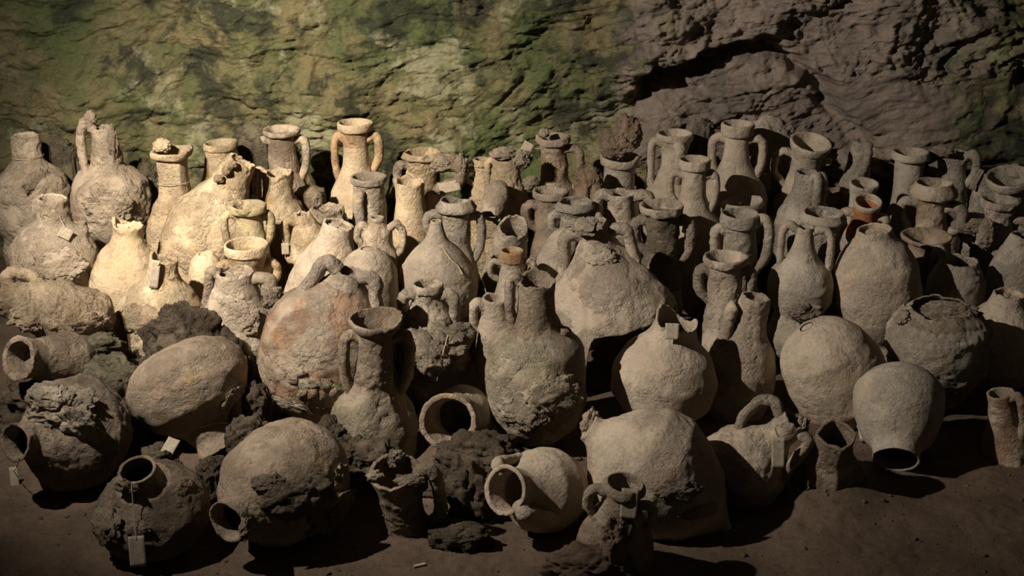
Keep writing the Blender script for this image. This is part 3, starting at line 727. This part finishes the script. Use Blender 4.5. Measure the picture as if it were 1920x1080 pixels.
V('small amphora with orange band around its mouth and two tiny handles', 960, 469, 5.72, [(20, 21), (28, 20), (50, 24), (80, 32), (110, 38)], rim=(20, 23, 23), hd=[(184, 24, 42, 56, 5.5, 4), (0, 24, 42, 56, 5.5, 4)], m='pale', mrim='orange', crust=0.25, bw=42)
V('small jug with open chipped mouth and a fat ring handle, tucked beside the egg-bodied amphora', 930, 556, 5.38, [(0, 26), (14, 25), (35, 28), (62, 40)], hd=[(186, 16, 44, 64, 9, 8)], m='pale', crust=0.3, jag=4, bw=42)
V('crusted amphora with round mouth, ear-like handles and a thick crust shelf on its belly', 803, 531, 5.36, [(14, 25), (24, 24), (45, 30), (68, 48), (100, 72), (140, 74), (180, 58)], rim=(14, 28, 29), hd=[(184, 22, 49, 70, 10, 5), (-14, 22, 50, 72, 10, 5)], m='pale', mbody='crust', crust=0.7)
V('smooth teardrop-shaped amphora with thin pointed neck, a twig lying on its shoulder', 818, 413, 5.7, [(0, 10), (18, 14), (38, 22), (58, 46), (90, 70), (125, 77), (160, 70), (190, 52)], m='pale', crust=0.3, jag=2, plug=4)
V('miniature amphora with a narrow ring mouth and two spread handles', 707, 407, 6.16, [(7, 12), (14, 16), (24, 26), (50, 27), (70, 32)], rim=(7, 14, 14), hd=[(184, 20, 38, 52, 6.5, 8), (-3, 22, 48, 78, 6, 10)], m='pale', crust=0.55, bw=32)
V('amphora with torn stump neck leaning away and a broad smooth shoulder', 636, 417, 5.78, [(0, 29), (25, 32), (50, 42), (80, 58), (115, 72), (150, 76)], r=14, m='pale', crust=0.28, jag=5, plug=7)
V('rounded belly sherd with a dusty top standing behind the great handled amphora', 690, 466, 5.6, [(0, 14), (8, 30), (22, 44), (48, 54), (85, 56)], r=0, m='pale', crust=0.25, plug=1, bw=50)
V('greenish neck with level open rim and two handles, above the band-rimmed terracotta-coloured neck', 465, 384, 5.95, [(13, 28), (20, 25), (50, 27), (75, 33)], rim=(13, 34, 34), hd=[(180, 18, 46, 82, 7, 4), (-2, 22, 40, 72, 8.5, 3)], m='sand', mneck='khaki', crust=0.25, bw=44)
V('terracotta-coloured neck tapering below a flat band rim, with two small handles', 462, 457, 5.74, [(17, 40), (28, 36), (45, 30), (62, 28), (80, 34)], rim=(17, 42, 42), hd=[(184, 36, 54, 66, 6.5, 4), (-4, 40, 54, 80, 7.5, 4)], m='ochre', mrim='sand', crust=0.2, bw=44)
V('broad-shouldered amphora with mouth broken low and a crust-covered handle', 440, 506, 5.46, [(0, 36), (22, 38), (50, 50), (85, 70), (125, 84), (160, 84)], hd=[(184, 4, 48, 66, 9, 4), (-14, 14, 70, 76, 11, 2)], m='pale', mhandle='crust', crust=0.4, jag=6, plug=10, r=2)
V('great round amphora with two loop handles, reddish flaking belly and crackled surface', 655, 506, 5.16, [(0, 26), (22, 36), (45, 58), (80, 100), (125, 124), (180, 128), (230, 114), (265, 84), (288, 50)], r=17, hd=[(184, 2, 56, 62, 13, 8), (-10, 6, 60, 88, 12, 6)], m='redpatch', mneck='pale', mhandle='pale', crust=0.45, jag=5, plug=8)
V('brown amphora neck with flaring lip and two long handles on a mossy broken shoulder', 704, 598, 4.8, [(20, 37), (36, 33), (80, 33), (118, 36), (140, 50), (168, 74), (205, 84)], rim=(20, 42, 50), hd=[(183, 34, 58, 138, 10, 4), (2, 34, 66, 140, 10, 5)], m='mossy', mneck='brown', mrim='brown', mhandle='brown', crust=0.45, cut=10, r=3, p=3, lobes=[(30, 60, 6)], nlen=128, clobes=[(-50, 45, 52), (90, 50, 52)])
V('fallen neck with round mouth facing straight out, dark inside, propped on the soil mound', 838, 792, 4.7, [(0, 54), (12, 52), (40, 43), (80, 44), (110, 54), (135, 56), (158, 44), (174, 18)], p=68, r=-35, m='brown', mneck='brown', mbody='grey', crust=0.3, jag=6, true_t=True, end=True, wall=9)
V('bulbous amphora lying upside down with its neck in the mud', 414, 850, 4.84, [(0, 44), (28, 35), (52, 46), (85, 90), (125, 114), (165, 116), (195, 96), (212, 66)], r=150, p=26, m='brown', crust=0.3, jag=5, end=True, hd=[(200, 30, 58, 80, 9, 3, -0.5)])
V('pale amphora with short open cylindrical neck and a leaning card at its throat', 306, 482, 5.57, [(0, 25), (22, 26), (40, 32), (60, 54), (95, 80), (130, 86), (165, 84), (200, 66)], r=8, m='sand', crust=0.4, jag=7, lobes=[(160, 30, 8)])
V('honey-coloured pear-shaped amphora with a spiky torn neck', 240, 420, 5.93, [(0, 27), (18, 25), (36, 32), (58, 50), (90, 64), (130, 68), (165, 62)], r=7, m='sand', crust=0.3, jag=8, lobes=[(170, 28, 14)], plug=9)
V('squat amphora with short thick neck, chipped lip and orange patches low on its belly', 97, 369, 6.0, [(0, 25), (25, 26), (46, 30), (62, 58), (100, 80), (130, 82), (160, 70)], r=4, hd=[(-10, 30, 52, 66, 8, 2, -0.4)], m='pale', mbody='pale', crust=0.5, jag=4)
V('heavily crusted amphora lying on its side with a handle arching over its throat', -2, 556, 5.3, [(0, 28), (35, 30), (62, 44), (105, 56), (155, 58), (195, 42), (212, 14)], r=-72, p=4, hd=[(0, 8, 52, 66, 11, 4)], m='sandcrust', crust=0.8, jag=6, end=True)
V('fallen neck with a wide round mouth facing out, filled with rusty debris', 32, 671, 4.88, [(0, 40), (14, 38), (45, 36), (85, 48), (130, 58), (165, 44), (180, 16)], p=53, r=-48, m='brown', mneck='brown', crust=0.4, jag=3, plug=46, true_t=True, end=True, wall=9)
V('large fallen amphora with crust heaped on its shoulder and an open mouth turned aside', 26, 829, None, [(0, 36), (12, 34), (32, 33), (60, 60), (105, 102), (160, 112), (212, 88), (245, 42), (255, 12)], p=54, r=-60, m='dark', mneck='brown', crust=0.6, jag=2, true_t=True)
V('squat dark amphora sitting in the earth with mouth tipped out, a card dangling', 256, 880, None, [(0, 36), (10, 36), (34, 40), (58, 72), (95, 104), (135, 110), (165, 88), (185, 50)], p=20, r=-6, m='dark', mneck='brown', crust=0.5, jag=2, true_t=True, wall=6)
V('large barrel amphora lying on the floor with short round mouth and crusted flank', 424, 980, None, [(0, 43), (8, 40), (32, 36), (60, 72), (108, 108), (180, 118), (250, 104), (300, 62), (325, 18)], p=60, r=-92, m='brown', mneck='brown', crust=0.3, jag=4, true_t=True, wall=6)
V('upright spout with ragged pale crusted lip and one crusted handle, stuck in the mud', 740, 882, None, [(0, 50), (16, 45), (50, 37), (95, 36), (125, 46)], r=-9, p=10, hd=[(-14, 10, 74, 118, 12, 4)], m='dark', mneck='brown', mhandle='crust', crust=0.6, jag=11, wall=8, lobes=[(100, 40, 8)], lift=-0.02)
V('pale fallen amphora with wide oval mouth and a handle over its round shoulder', 946, 918, None, [(0, 47), (14, 44), (40, 40), (62, 50), (95, 78), (140, 83), (180, 70), (208, 38), (218, 10)], p=44, r=-57, hd=[(30, 16, 62, 92, 10, 3), (-140, 14, 62, 96, 13, 2)], m='pale', mbody='pale', crust=0.28, jag=3, true_t=True, wall=8)
V('small amphora with flat rim and two ear handles, its belly cracked open at the mud', 1172, 905, 3.99, [(13, 34), (24, 31), (50, 38), (72, 52), (100, 70), (125, 74), (150, 70)], rim=(13, 40, 36), hd=[(184, 22, 64, 68, 9, 4), (-6, 34, 62, 82, 8, 4)], p=8, r=6, m='pale', mbody='brown', crust=0.35, bw=70)
V('broken-mouthed round amphora under the crusted double-ridged neck', 1798, 486, 5.87, [(0, 34), (14, 40), (40, 52), (75, 56)], m='grey', crust=0.35, jag=7, bw=54, hd=[(150, 0, 52, 36, 8, 10)])
V('flat upturned rim sherd beside the red-blotched neck', 1738, 440, 6.07, [(9, 36), (22, 30), (45, 30)], rim=(9, 44, 46), m='grey', mneck='brown', crust=0.3, lobes=[(-90, 50, -5)], bw=31)
V('rounded amphora shoulder at the shaded edge behind the cord-tied amphora', 1925, 440, 5.96, [(0, 26), (30, 36), (60, 50), (100, 56)], m='grey', crust=0.35, jag=5, r=6, bw=50)
V('curved belly sherd leaning with a rolled edge, beside the bell-shaped broken amphora', 1072, 424, 5.93, [(0, 14), (14, 26), (40, 33), (75, 34)], r=22, m='pale', crust=0.3, jag=4, lobes=[(180, 60, -10)], bw=18, name='amphora_sherd')
V('broken shoulder sherd with one upright handle, next to the terracotta-coloured band-rimmed neck', 566, 396, 6.06, [(0, 14), (20, 20), (45, 34), (75, 46)], r=-10, hd=[(182, 16, 40, 84, 8, 4)], m='sand', crust=0.4, jag=12, bw=48, name='amphora_sherd')
V('jagged crusted body fragment behind the upright-handled sherd', 612, 386, 6.3, [(0, 26), (20, 32), (45, 36)], m='crust', crust=0.8, jag=12, bw=30, plug=10, name='amphora_sherd')
V('pale belly standing behind the broad-shouldered amphora, pierced by a dark hole', 384, 474, 5.84, [(0, 14), (12, 26), (40, 34), (80, 38)], m='sand', crust=0.3, plug=1, jag=3, bw=40)

# ================================================================== crust, rocks, tags, debris
bpy.context.view_layer.update()
CR = [  # px, py, rx, ry, material, height, seed
 (205, 385, 38, 30, 'pale', 0.10, 4),
 (70, 340, 30, 18, 'pale', 0.12, 5), 

 (1100, 424, 26, 20, 'crust', 0.4, 13), (1125, 480, 24, 16, 'pale', 0.2, 14), (840, 630, 60, 34, 'crust', 0.22, 15), (800, 660, 36, 44, 'crust', 0.25, 16), (890, 640, 30, 30, 'crust', 0.22, 17),
 (515, 560, 20, 20, 'crust', 0.6, 18), (500, 545, 16, 14, 'crust', 0.5, 19), (120, 765, 52, 36, 'crust', 0.4, 20), (150, 800, 40, 44, 'crust', 0.35, 21), (90, 745, 36, 24, 'crust', 0.45, 22),
 (560, 935, 60, 34, 'dark', 0.3, 23), (620, 960, 52, 40, 'dark', 0.3, 24), (500, 905, 26, 14, 'dark', 0.35, 25), (460, 990, 30, 18, 'dark', 0.4, 26), (640, 905, 28, 30, 'crust', 0.3, 27),
 (200, 985, 34, 30, 'dark', 0.35, 28), (240, 915, 24, 14, 'dark', 0.4, 29), (255, 990, 26, 16, 'dark', 0.35, 30), (350, 915, 22, 16, 'rustcrust', 0.3, 31),
 (1040, 740, 46, 36, 'mossy', 0.16, 32), (980, 770, 40, 34, 'mossy', 0.14, 33), (540, 762, 40, 22, 'mossy', 0.13, 34), (1500, 800, 16, 20, 'crust', 0.6, 35), (1270, 920, 36, 18, 'crust', 0.25, 36), (1310, 960, 34, 12, 'crust', 0.25, 37),
 (1790, 590, 40, 22, 'crust', 0.35, 38), (1690, 590, 26, 14, 'crust', 0.3, 39), (1510, 585, 26, 20, 'crust', 0.5, 40), (1108, 795, 16, 26, 'crust', 0.5, 41),
 (790, 905, 24, 18, 'crust', 0.5, 42), (745, 868, 16, 14, 'crust', 0.5, 43), (440, 745, 30, 20, 'crust', 0.2, 44), (170, 610, 32, 24, 'sandcrust', 0.3, 45), (60, 590, 36, 26, 'sandcrust', 0.3, 46),
 (270, 600, 40, 26, 'sandcrust', 0.12, 48), (110, 500, 44, 26, 'pale', 0.10, 49), (1150, 640, 20, 26, 'crust', 0.3, 50), (1165, 985, 20, 30, 'rustcrust', 0.5, 51),
 (440, 600, 40, 34, 'pale', 0.10, 52), (870, 790, 20, 10, 'crust', 0.2, 53), (600, 740, 36, 30, 'mossy', 0.10, 54),
]
for px_, py_, rx_, ry_, m_, h_, sd_ in CR: crustlump(px_, py_, rx_, ry_, m_, h_, sd_)

for q_ in [
 ('tallest amphora', 170, 222, 6.62, 10, 14, 'pale', 0.9, 1), ('tallest amphora', 212, 268, 6.58, 9, 30, 'crust', 0.7, 2), ('slim amphora with square', 304, 273, 6.5, 15, 12, 'sand', 0.9, 3),
 ('amphora with level rim', 830, 306, 6.72, 30, 15, 'crust', 0.7, 7), ('amphora with level rim', 864, 310, 6.72, 13, 20, 'crust', 0.8, 8),
 ('neck crowned', 944, 288, 6.55, 23, 10, 'crust', 0.9, 9), ('neck crowned', 976, 299, 6.55, 20, 16, 'crust', 0.8, 10), ('neck crowned', 995, 342, 6.52, 13, 12, 'crust', 0.8, 60),
 ('smooth upturned neck', 1158, 270, 6.74, 30, 26, 'rustcrust', 0.8, 11), ('smooth upturned neck', 1176, 248, 6.76, 24, 30, 'rustcrust', 0.8, 12),
 ('double-ridged', 1822, 424, 6.2, 34, 13, 'crust', 0.6, 61), ('double-ridged', 1850, 438, 6.16, 16, 26, 'crust', 0.6, 62),
 ('flaking crusted', 1020, 250, 6.74, 9, 8, 'crust', 0.8, 63), ('amphora with hollow broken', 1768, 285, 6.78, 22, 9, 'crust', 0.8, 64),
 ('upright spout', 703, 893, 4.22, 16, 10, 'crust', 0.8, 70), ('upright spout', 768, 902, 4.2, 24, 10, 'crust', 0.8, 71), ('upright spout', 745, 856, 4.3, 14, 12, 'crust', 0.6, 72),
 ('big pale amphora', 410, 335, 6.10, 9, 7, 'sandcrust', 0.8, 65), ('big pale amphora', 424, 320, 6.10, 8, 8, 'sandcrust', 0.8, 66), ('big pale amphora', 436, 308, 6.10, 8, 7, 'sandcrust', 0.8, 67),
 ]: crust_at(q_[0], *q_[1:6], m=q_[6], depth=q_[7], seed=q_[8])

def flake(prefix, pts, th=0.006):
    par = [d for d in VES if d['label'].startswith(prefix)][0]['root']
    P, Nn = [], []
    for q in pts:
        loc, nor, ob = hit(*q)
        if ob is None or ob.parent is not par: return
        P.append(np.array(loc)); Nn.append(np.array(nor))
    P = np.array(P); n = np.mean(Nn, axis=0); n /= np.linalg.norm(n)
    c = P.mean(axis=0)
    topv = c + (P - c) * 0.93 + n * th; bot = c + (P - c) * 1.0 - n * 0.004
    k = len(P); v = np.concatenate([topv, bot, [c + n * th * 1.15]])
    i = np.arange(k); j = (i + 1) % k
    f3 = np.stack([i, j, np.full(k, 2 * k)], 1); f4 = np.stack([i, i + k, j + k, j], 1)
    inv = par.matrix_world.inverted()
    v = np.array([(inv @ Vector(q))[:] for q in v])
    mk('flake', v, [f3, f4], MAT['redpatch'], par, smooth=False)
bpy.context.view_layer.update()
for pts_ in [[(560, 710), (580, 709), (581, 727), (561, 731)], [(560, 733), (576, 730), (575, 746), (560, 744)], [(577, 730), (594, 727), (598, 747), (586, 752), (576, 747)],
             [(581, 706), (600, 710), (598, 726), (582, 727)], [(599, 728), (615, 740), (610, 755), (599, 748)], [(560, 688), (578, 700), (560, 708), (552, 698)],
             [(617, 735), (630, 725), (636, 740), (620, 752)], [(602, 708), (622, 712), (616, 734), (600, 726)], [(540, 700), (558, 700), (558, 722), (542, 718)]]:
    flake('great round', pts_)

# dark concretions and rocks between the front vessels
rock('tall dark porous concretion heaped behind the upside-down bulbous amphora', 345, 640, 5.2, 62, 30, 62, 'darkcrust', 3, 0.5)
rock('dark concretion with green growth on the slope beside the great round amphora', 425, 688, 5.2, 38, 22, 56, 'darkcrust', 9, 0.45)
rock('flat lichen-green rock slab between the lying crusted amphora and the bulbous one', 205, 708, 5.06, 56, 36, 44, 'greenrock', 5, 0.3)
rock('brown knobbly concretion under the lying crusted amphora', 165, 655, 5.2, 66, 36, 26, 'greenrock', 7, 0.5)
rock('dark rock wedged under the fallen neck filled with debris', 70, 740, 5.05, 60, 44, 34, 'darkcrust', 13, 0.4)
rock('crumbly concretion behind the card of the bulbous amphora', 235, 800, 4.86, 30, 30, 40, 'darkcrust', 15, 0.45)
rock('small brown porous rock at the mouth of the bulbous amphora', 468, 815, 4.72, 36, 30, 36, 'darkcrust', 17, 0.45)
rock('low clump of dark concretion behind the large barrel amphora', 655, 850, 4.66, 34, 34, 34, 'darkcrust', 19, 0.45)
rock('pointed muddy concretion between the ragged spout and the pale fallen amphora', 880, 930, 4.42, 42, 36, 62, 'darkcrust', 21, 0.45)
rock('rounded mud lump under the fallen neck with round mouth', 900, 850, 4.62, 70, 50, 36, 'darkcrust', 23, 0.35)
rock('rubble lump under the great round amphora', 480, 760, 4.95, 26, 24, 40, 'darkcrust', 25, 0.4)
rock('broken earthen clod in front of the cracked small amphora', 1105, 1062, 3.86, 72, 40, 36, 'soil', 27, 0.4, name='clod', cat='clod')
rock('rusty clod leaning on the cracked belly of the small amphora', 1152, 1012, 3.86, 22, 18, 38, 'rustcrust', 29, 0.4, name='clod', cat='clod')
rock('crumbling dark clump beside the card of the bulbous amphora', 300, 862, 4.62, 34, 30, 24, 'darkcrust', 45, 0.45)
rock('dark clump between the mud-sunk neck and the large barrel amphora', 398, 884, 4.5, 26, 26, 26, 'darkcrust', 47, 0.45)
rock('dark rubble mound against the broken mossy shoulder', 622, 815, 4.72, 30, 28, 28, 'darkcrust', 49, 0.45)
rock('low muddy clod before the pointed concretion', 860, 1000, 4.2, 52, 30, 16, 'darkcrust', 51, 0.35, name='clod', cat='clod')
rock('dark clod wedged under the broken mossy neck', 700, 852, 4.62, 40, 30, 24, 'darkcrust', 53, 0.4, name='clod', cat='clod')
# boulders at the foot of the rock wall
rock('greenish boulder at the foot of the rock between the two tall crusted amphorae', 100, 292, 6.84, 46, 30, 30, 'greenrock', 31, 0.3, name='boulder', cat='boulder')
rock('olive boulder behind the square-necked amphora', 272, 335, 6.85, 34, 28, 30, 'greenrock', 33, 0.35, name='boulder', cat='boulder')
rock('pale rock ledge showing behind the brown speckled neck', 478, 255, 6.96, 34, 24, 20, 'greenrock', 35, 0.3, name='boulder', cat='boulder')
rock('rust-brown porous stone beside the collar with the rusty crust', 1104, 345, 6.56, 24, 24, 34, 'rustcrust', 37, 0.35, name='stone', cat='stone')
rock('smooth brown stone slab behind the pitted one-handled neck', 580, 366, 6.5, 28, 26, 16, 'brown', 39, 0.2, name='stone', cat='stone')
rock('grey limestone block behind the ring-rimmed amphora', 1440, 262, 6.98, 46, 26, 40, 'grey', 41, 0.25, name='boulder', cat='boulder')
rock('mottled grey rock stump behind the amphora with diagonal handles', 1318, 268, 6.94, 22, 22, 40, 'greenrock', 43, 0.3, name='boulder', cat='boulder')

# inventory cards
bpy.context.view_layer.update()
card_tag('card propped on the shoulder of the squat thick-necked amphora', 122, 440, 24, 22, (110, 405), -38, 0.02)
card_tag('pointed card standing against the throat of the cylindrical-necked amphora', 292, 512, 16, 54, (300, 490), -10, 0.03)
card_tag('white card hanging beside the flaking crusted neck with the sweeping handle', 985, 282, 20, 34, (1018, 276), -28, 0.0, (-0.2, -1, 0.1), Y=6.72)
card_tag('card tied below a handle of the ring-rimmed amphora', 1437, 340, 18, 36, (1430, 322), 8, 0.015, (-0.3, -1, 0.3), 1.0)
card_tag('square card on the throat of the torn-necked pear-shaped amphora', 1260, 621, 26, 30, (1240, 604), 0, 0.02, (-0.1, -1, 0.4), 1.0)
card_tag('narrow card hung on the amphora leaning on its belly', 1458, 846, 25, 58, (1452, 800), 2, 0.03, (-0.1, -1, 0.3), 1.0)
card_tag('wide card leaning on the front of the small ear-handled amphora', 1180, 944, 33, 58, (1150, 912), -3, 0.008, (-0.1, -1, 0.35), 1.0)
card_tag('long card dangling in front of the squat dark amphora', 261, 1030, 30, 58, (246, 906), 3, 0.03, (0.05, -1, 0.35), 1.0)
card_tag('slim card under the mouth of the large crust-heaped amphora', 32, 902, 15, 60, (38, 860), 4, 0.03, (0.1, -1, 0.3), 1.0)
card_tag('card stuck upright beside the neck of the upside-down bulbous amphora', 320, 843, 24, 38, None, -24, 0.02)
card_tag('card lying across the chipped cup rim behind the two-handled amphora', 843, 352, 40, 20, None, 12, 0.02, (0, -0.7, 0.7))
card_tag('small card hidden at the foot of the broken-mouthed handled neck', 478, 370, 12, 14, (484, 352), 0, 0.015)
card_tag('pale stick-like card seen edge-on beside the leaning crusted neck', 1830, 336, 11, 42, None, -24, 0.008)
card_tag('tiny folded card tied to the upright-handled sherd', 536, 465, 14, 22, (530, 445), 0, 0.015)

def cord_ring(label, ves, t, rad_px, tilt=0.06, tail=None):
    d = VES[ves]; s = d['s']; k = d['L']
    a = np.linspace(0, 2 * math.pi, 40)
    pts = np.stack([rad_px * s * np.cos(a), rad_px * s * np.sin(a), (k - t) * s + rad_px * s * tilt * np.cos(a + 1)], 1)
    v, f = tube_np(pts, 0.0015)
    o = mk('cord', v, [f], MAT['cord'], d['root']); o['label'] = label
cord_ring('thin cord tied round the tapering neck of the handleless grey amphora', 0, 42, 29)
cord_ring('thin cord tied round the square-sided neck', 2, 62, 31)

# straws and twigs
def straw(label, pts, rad=0.0022, m='straw', name='straw', dz=0.006):
    P = []
    for px_, py_ in pts:
        loc, nor, ob = hit(px_, py_)
        P.append(np.array(loc) + np.array(nor) * dz)
    P = np.array(P); u = np.linspace(0, len(P) - 1, 12)
    Q = np.stack([np.interp(u, range(len(P)), P[:, c]) for c in range(3)], 1)
    Q = push_out(Q); b = Q[0].copy(); v, f = tube_np(Q - b, rad)
    o = mk(name, v, [f], MAT[m]); o.location = b
    tag(o, label, 'twig' if name == 'twig' else 'straw')
straw('curved twig lying across the teardrop-shaped amphora', [(832, 470), (845, 488), (858, 500), (866, 515)], 0.003, name='twig')
straw('dry straw hanging on the crust shelf of the crusted amphora', [(838, 630), (828, 670), (818, 712)], 0.002)
straw('pale splinter of wood lying on the earth floor', [(776, 1065), (798, 1060)], 0.005, name='twig')
straw('long dry stem across the neck of the upside-down bulbous amphora', [(370, 800), (400, 793), (428, 794)], 0.0018)
straw('dry straw caught between the orange-banded small amphora and the teardrop-shaped one', [(906, 520), (912, 560), (906, 590)], 0.0022)

# crumbs of earth on the floor
def crumbs():
    v0, f0 = ico(1); rg = np.random.RandomState(5); V_, F_ = [], []
    for k in range(900):
        x = rg.uniform(-2.1, 2.1); y = rg.uniform(3.75, 5.0)
        r_ = 0.0025 + 0.010 * rg.rand() ** 4
        h = floor_h(np.array([x]), np.array([y]))[0]
        vv = v0 * r_ * (1 + 0.35 * rg.randn(len(v0), 1)) * np.array([1, 1, 0.7]) + np.array([x, y, h + 0.002])
        F_.append(f0 + len(v0) * k); V_.append(vv)
    o = mk('soil_crumbs', np.concatenate(V_), [np.concatenate(F_)], MAT['soil'], bpy.data.objects['floor'], smooth=False)
    o['kind'] = 'stuff'; o['label'] = 'loose crumbs of brown earth strewn over the floor'
crumbs()

# families
for o in bpy.data.objects:
    c = o.get('category')
    if c == 'amphora': o['group'] = 'ancient amphorae piled up before the rock wall'
    elif c == 'tag': o['group'] = 'inventory cards on the amphorae'
    elif c == 'concretion': o['group'] = 'dark concretions among the fallen amphorae'
    elif c == 'boulder': o['group'] = 'boulders at the foot of the rock wall'
    elif c == 'clod': o['group'] = 'clods of earth on the floor'
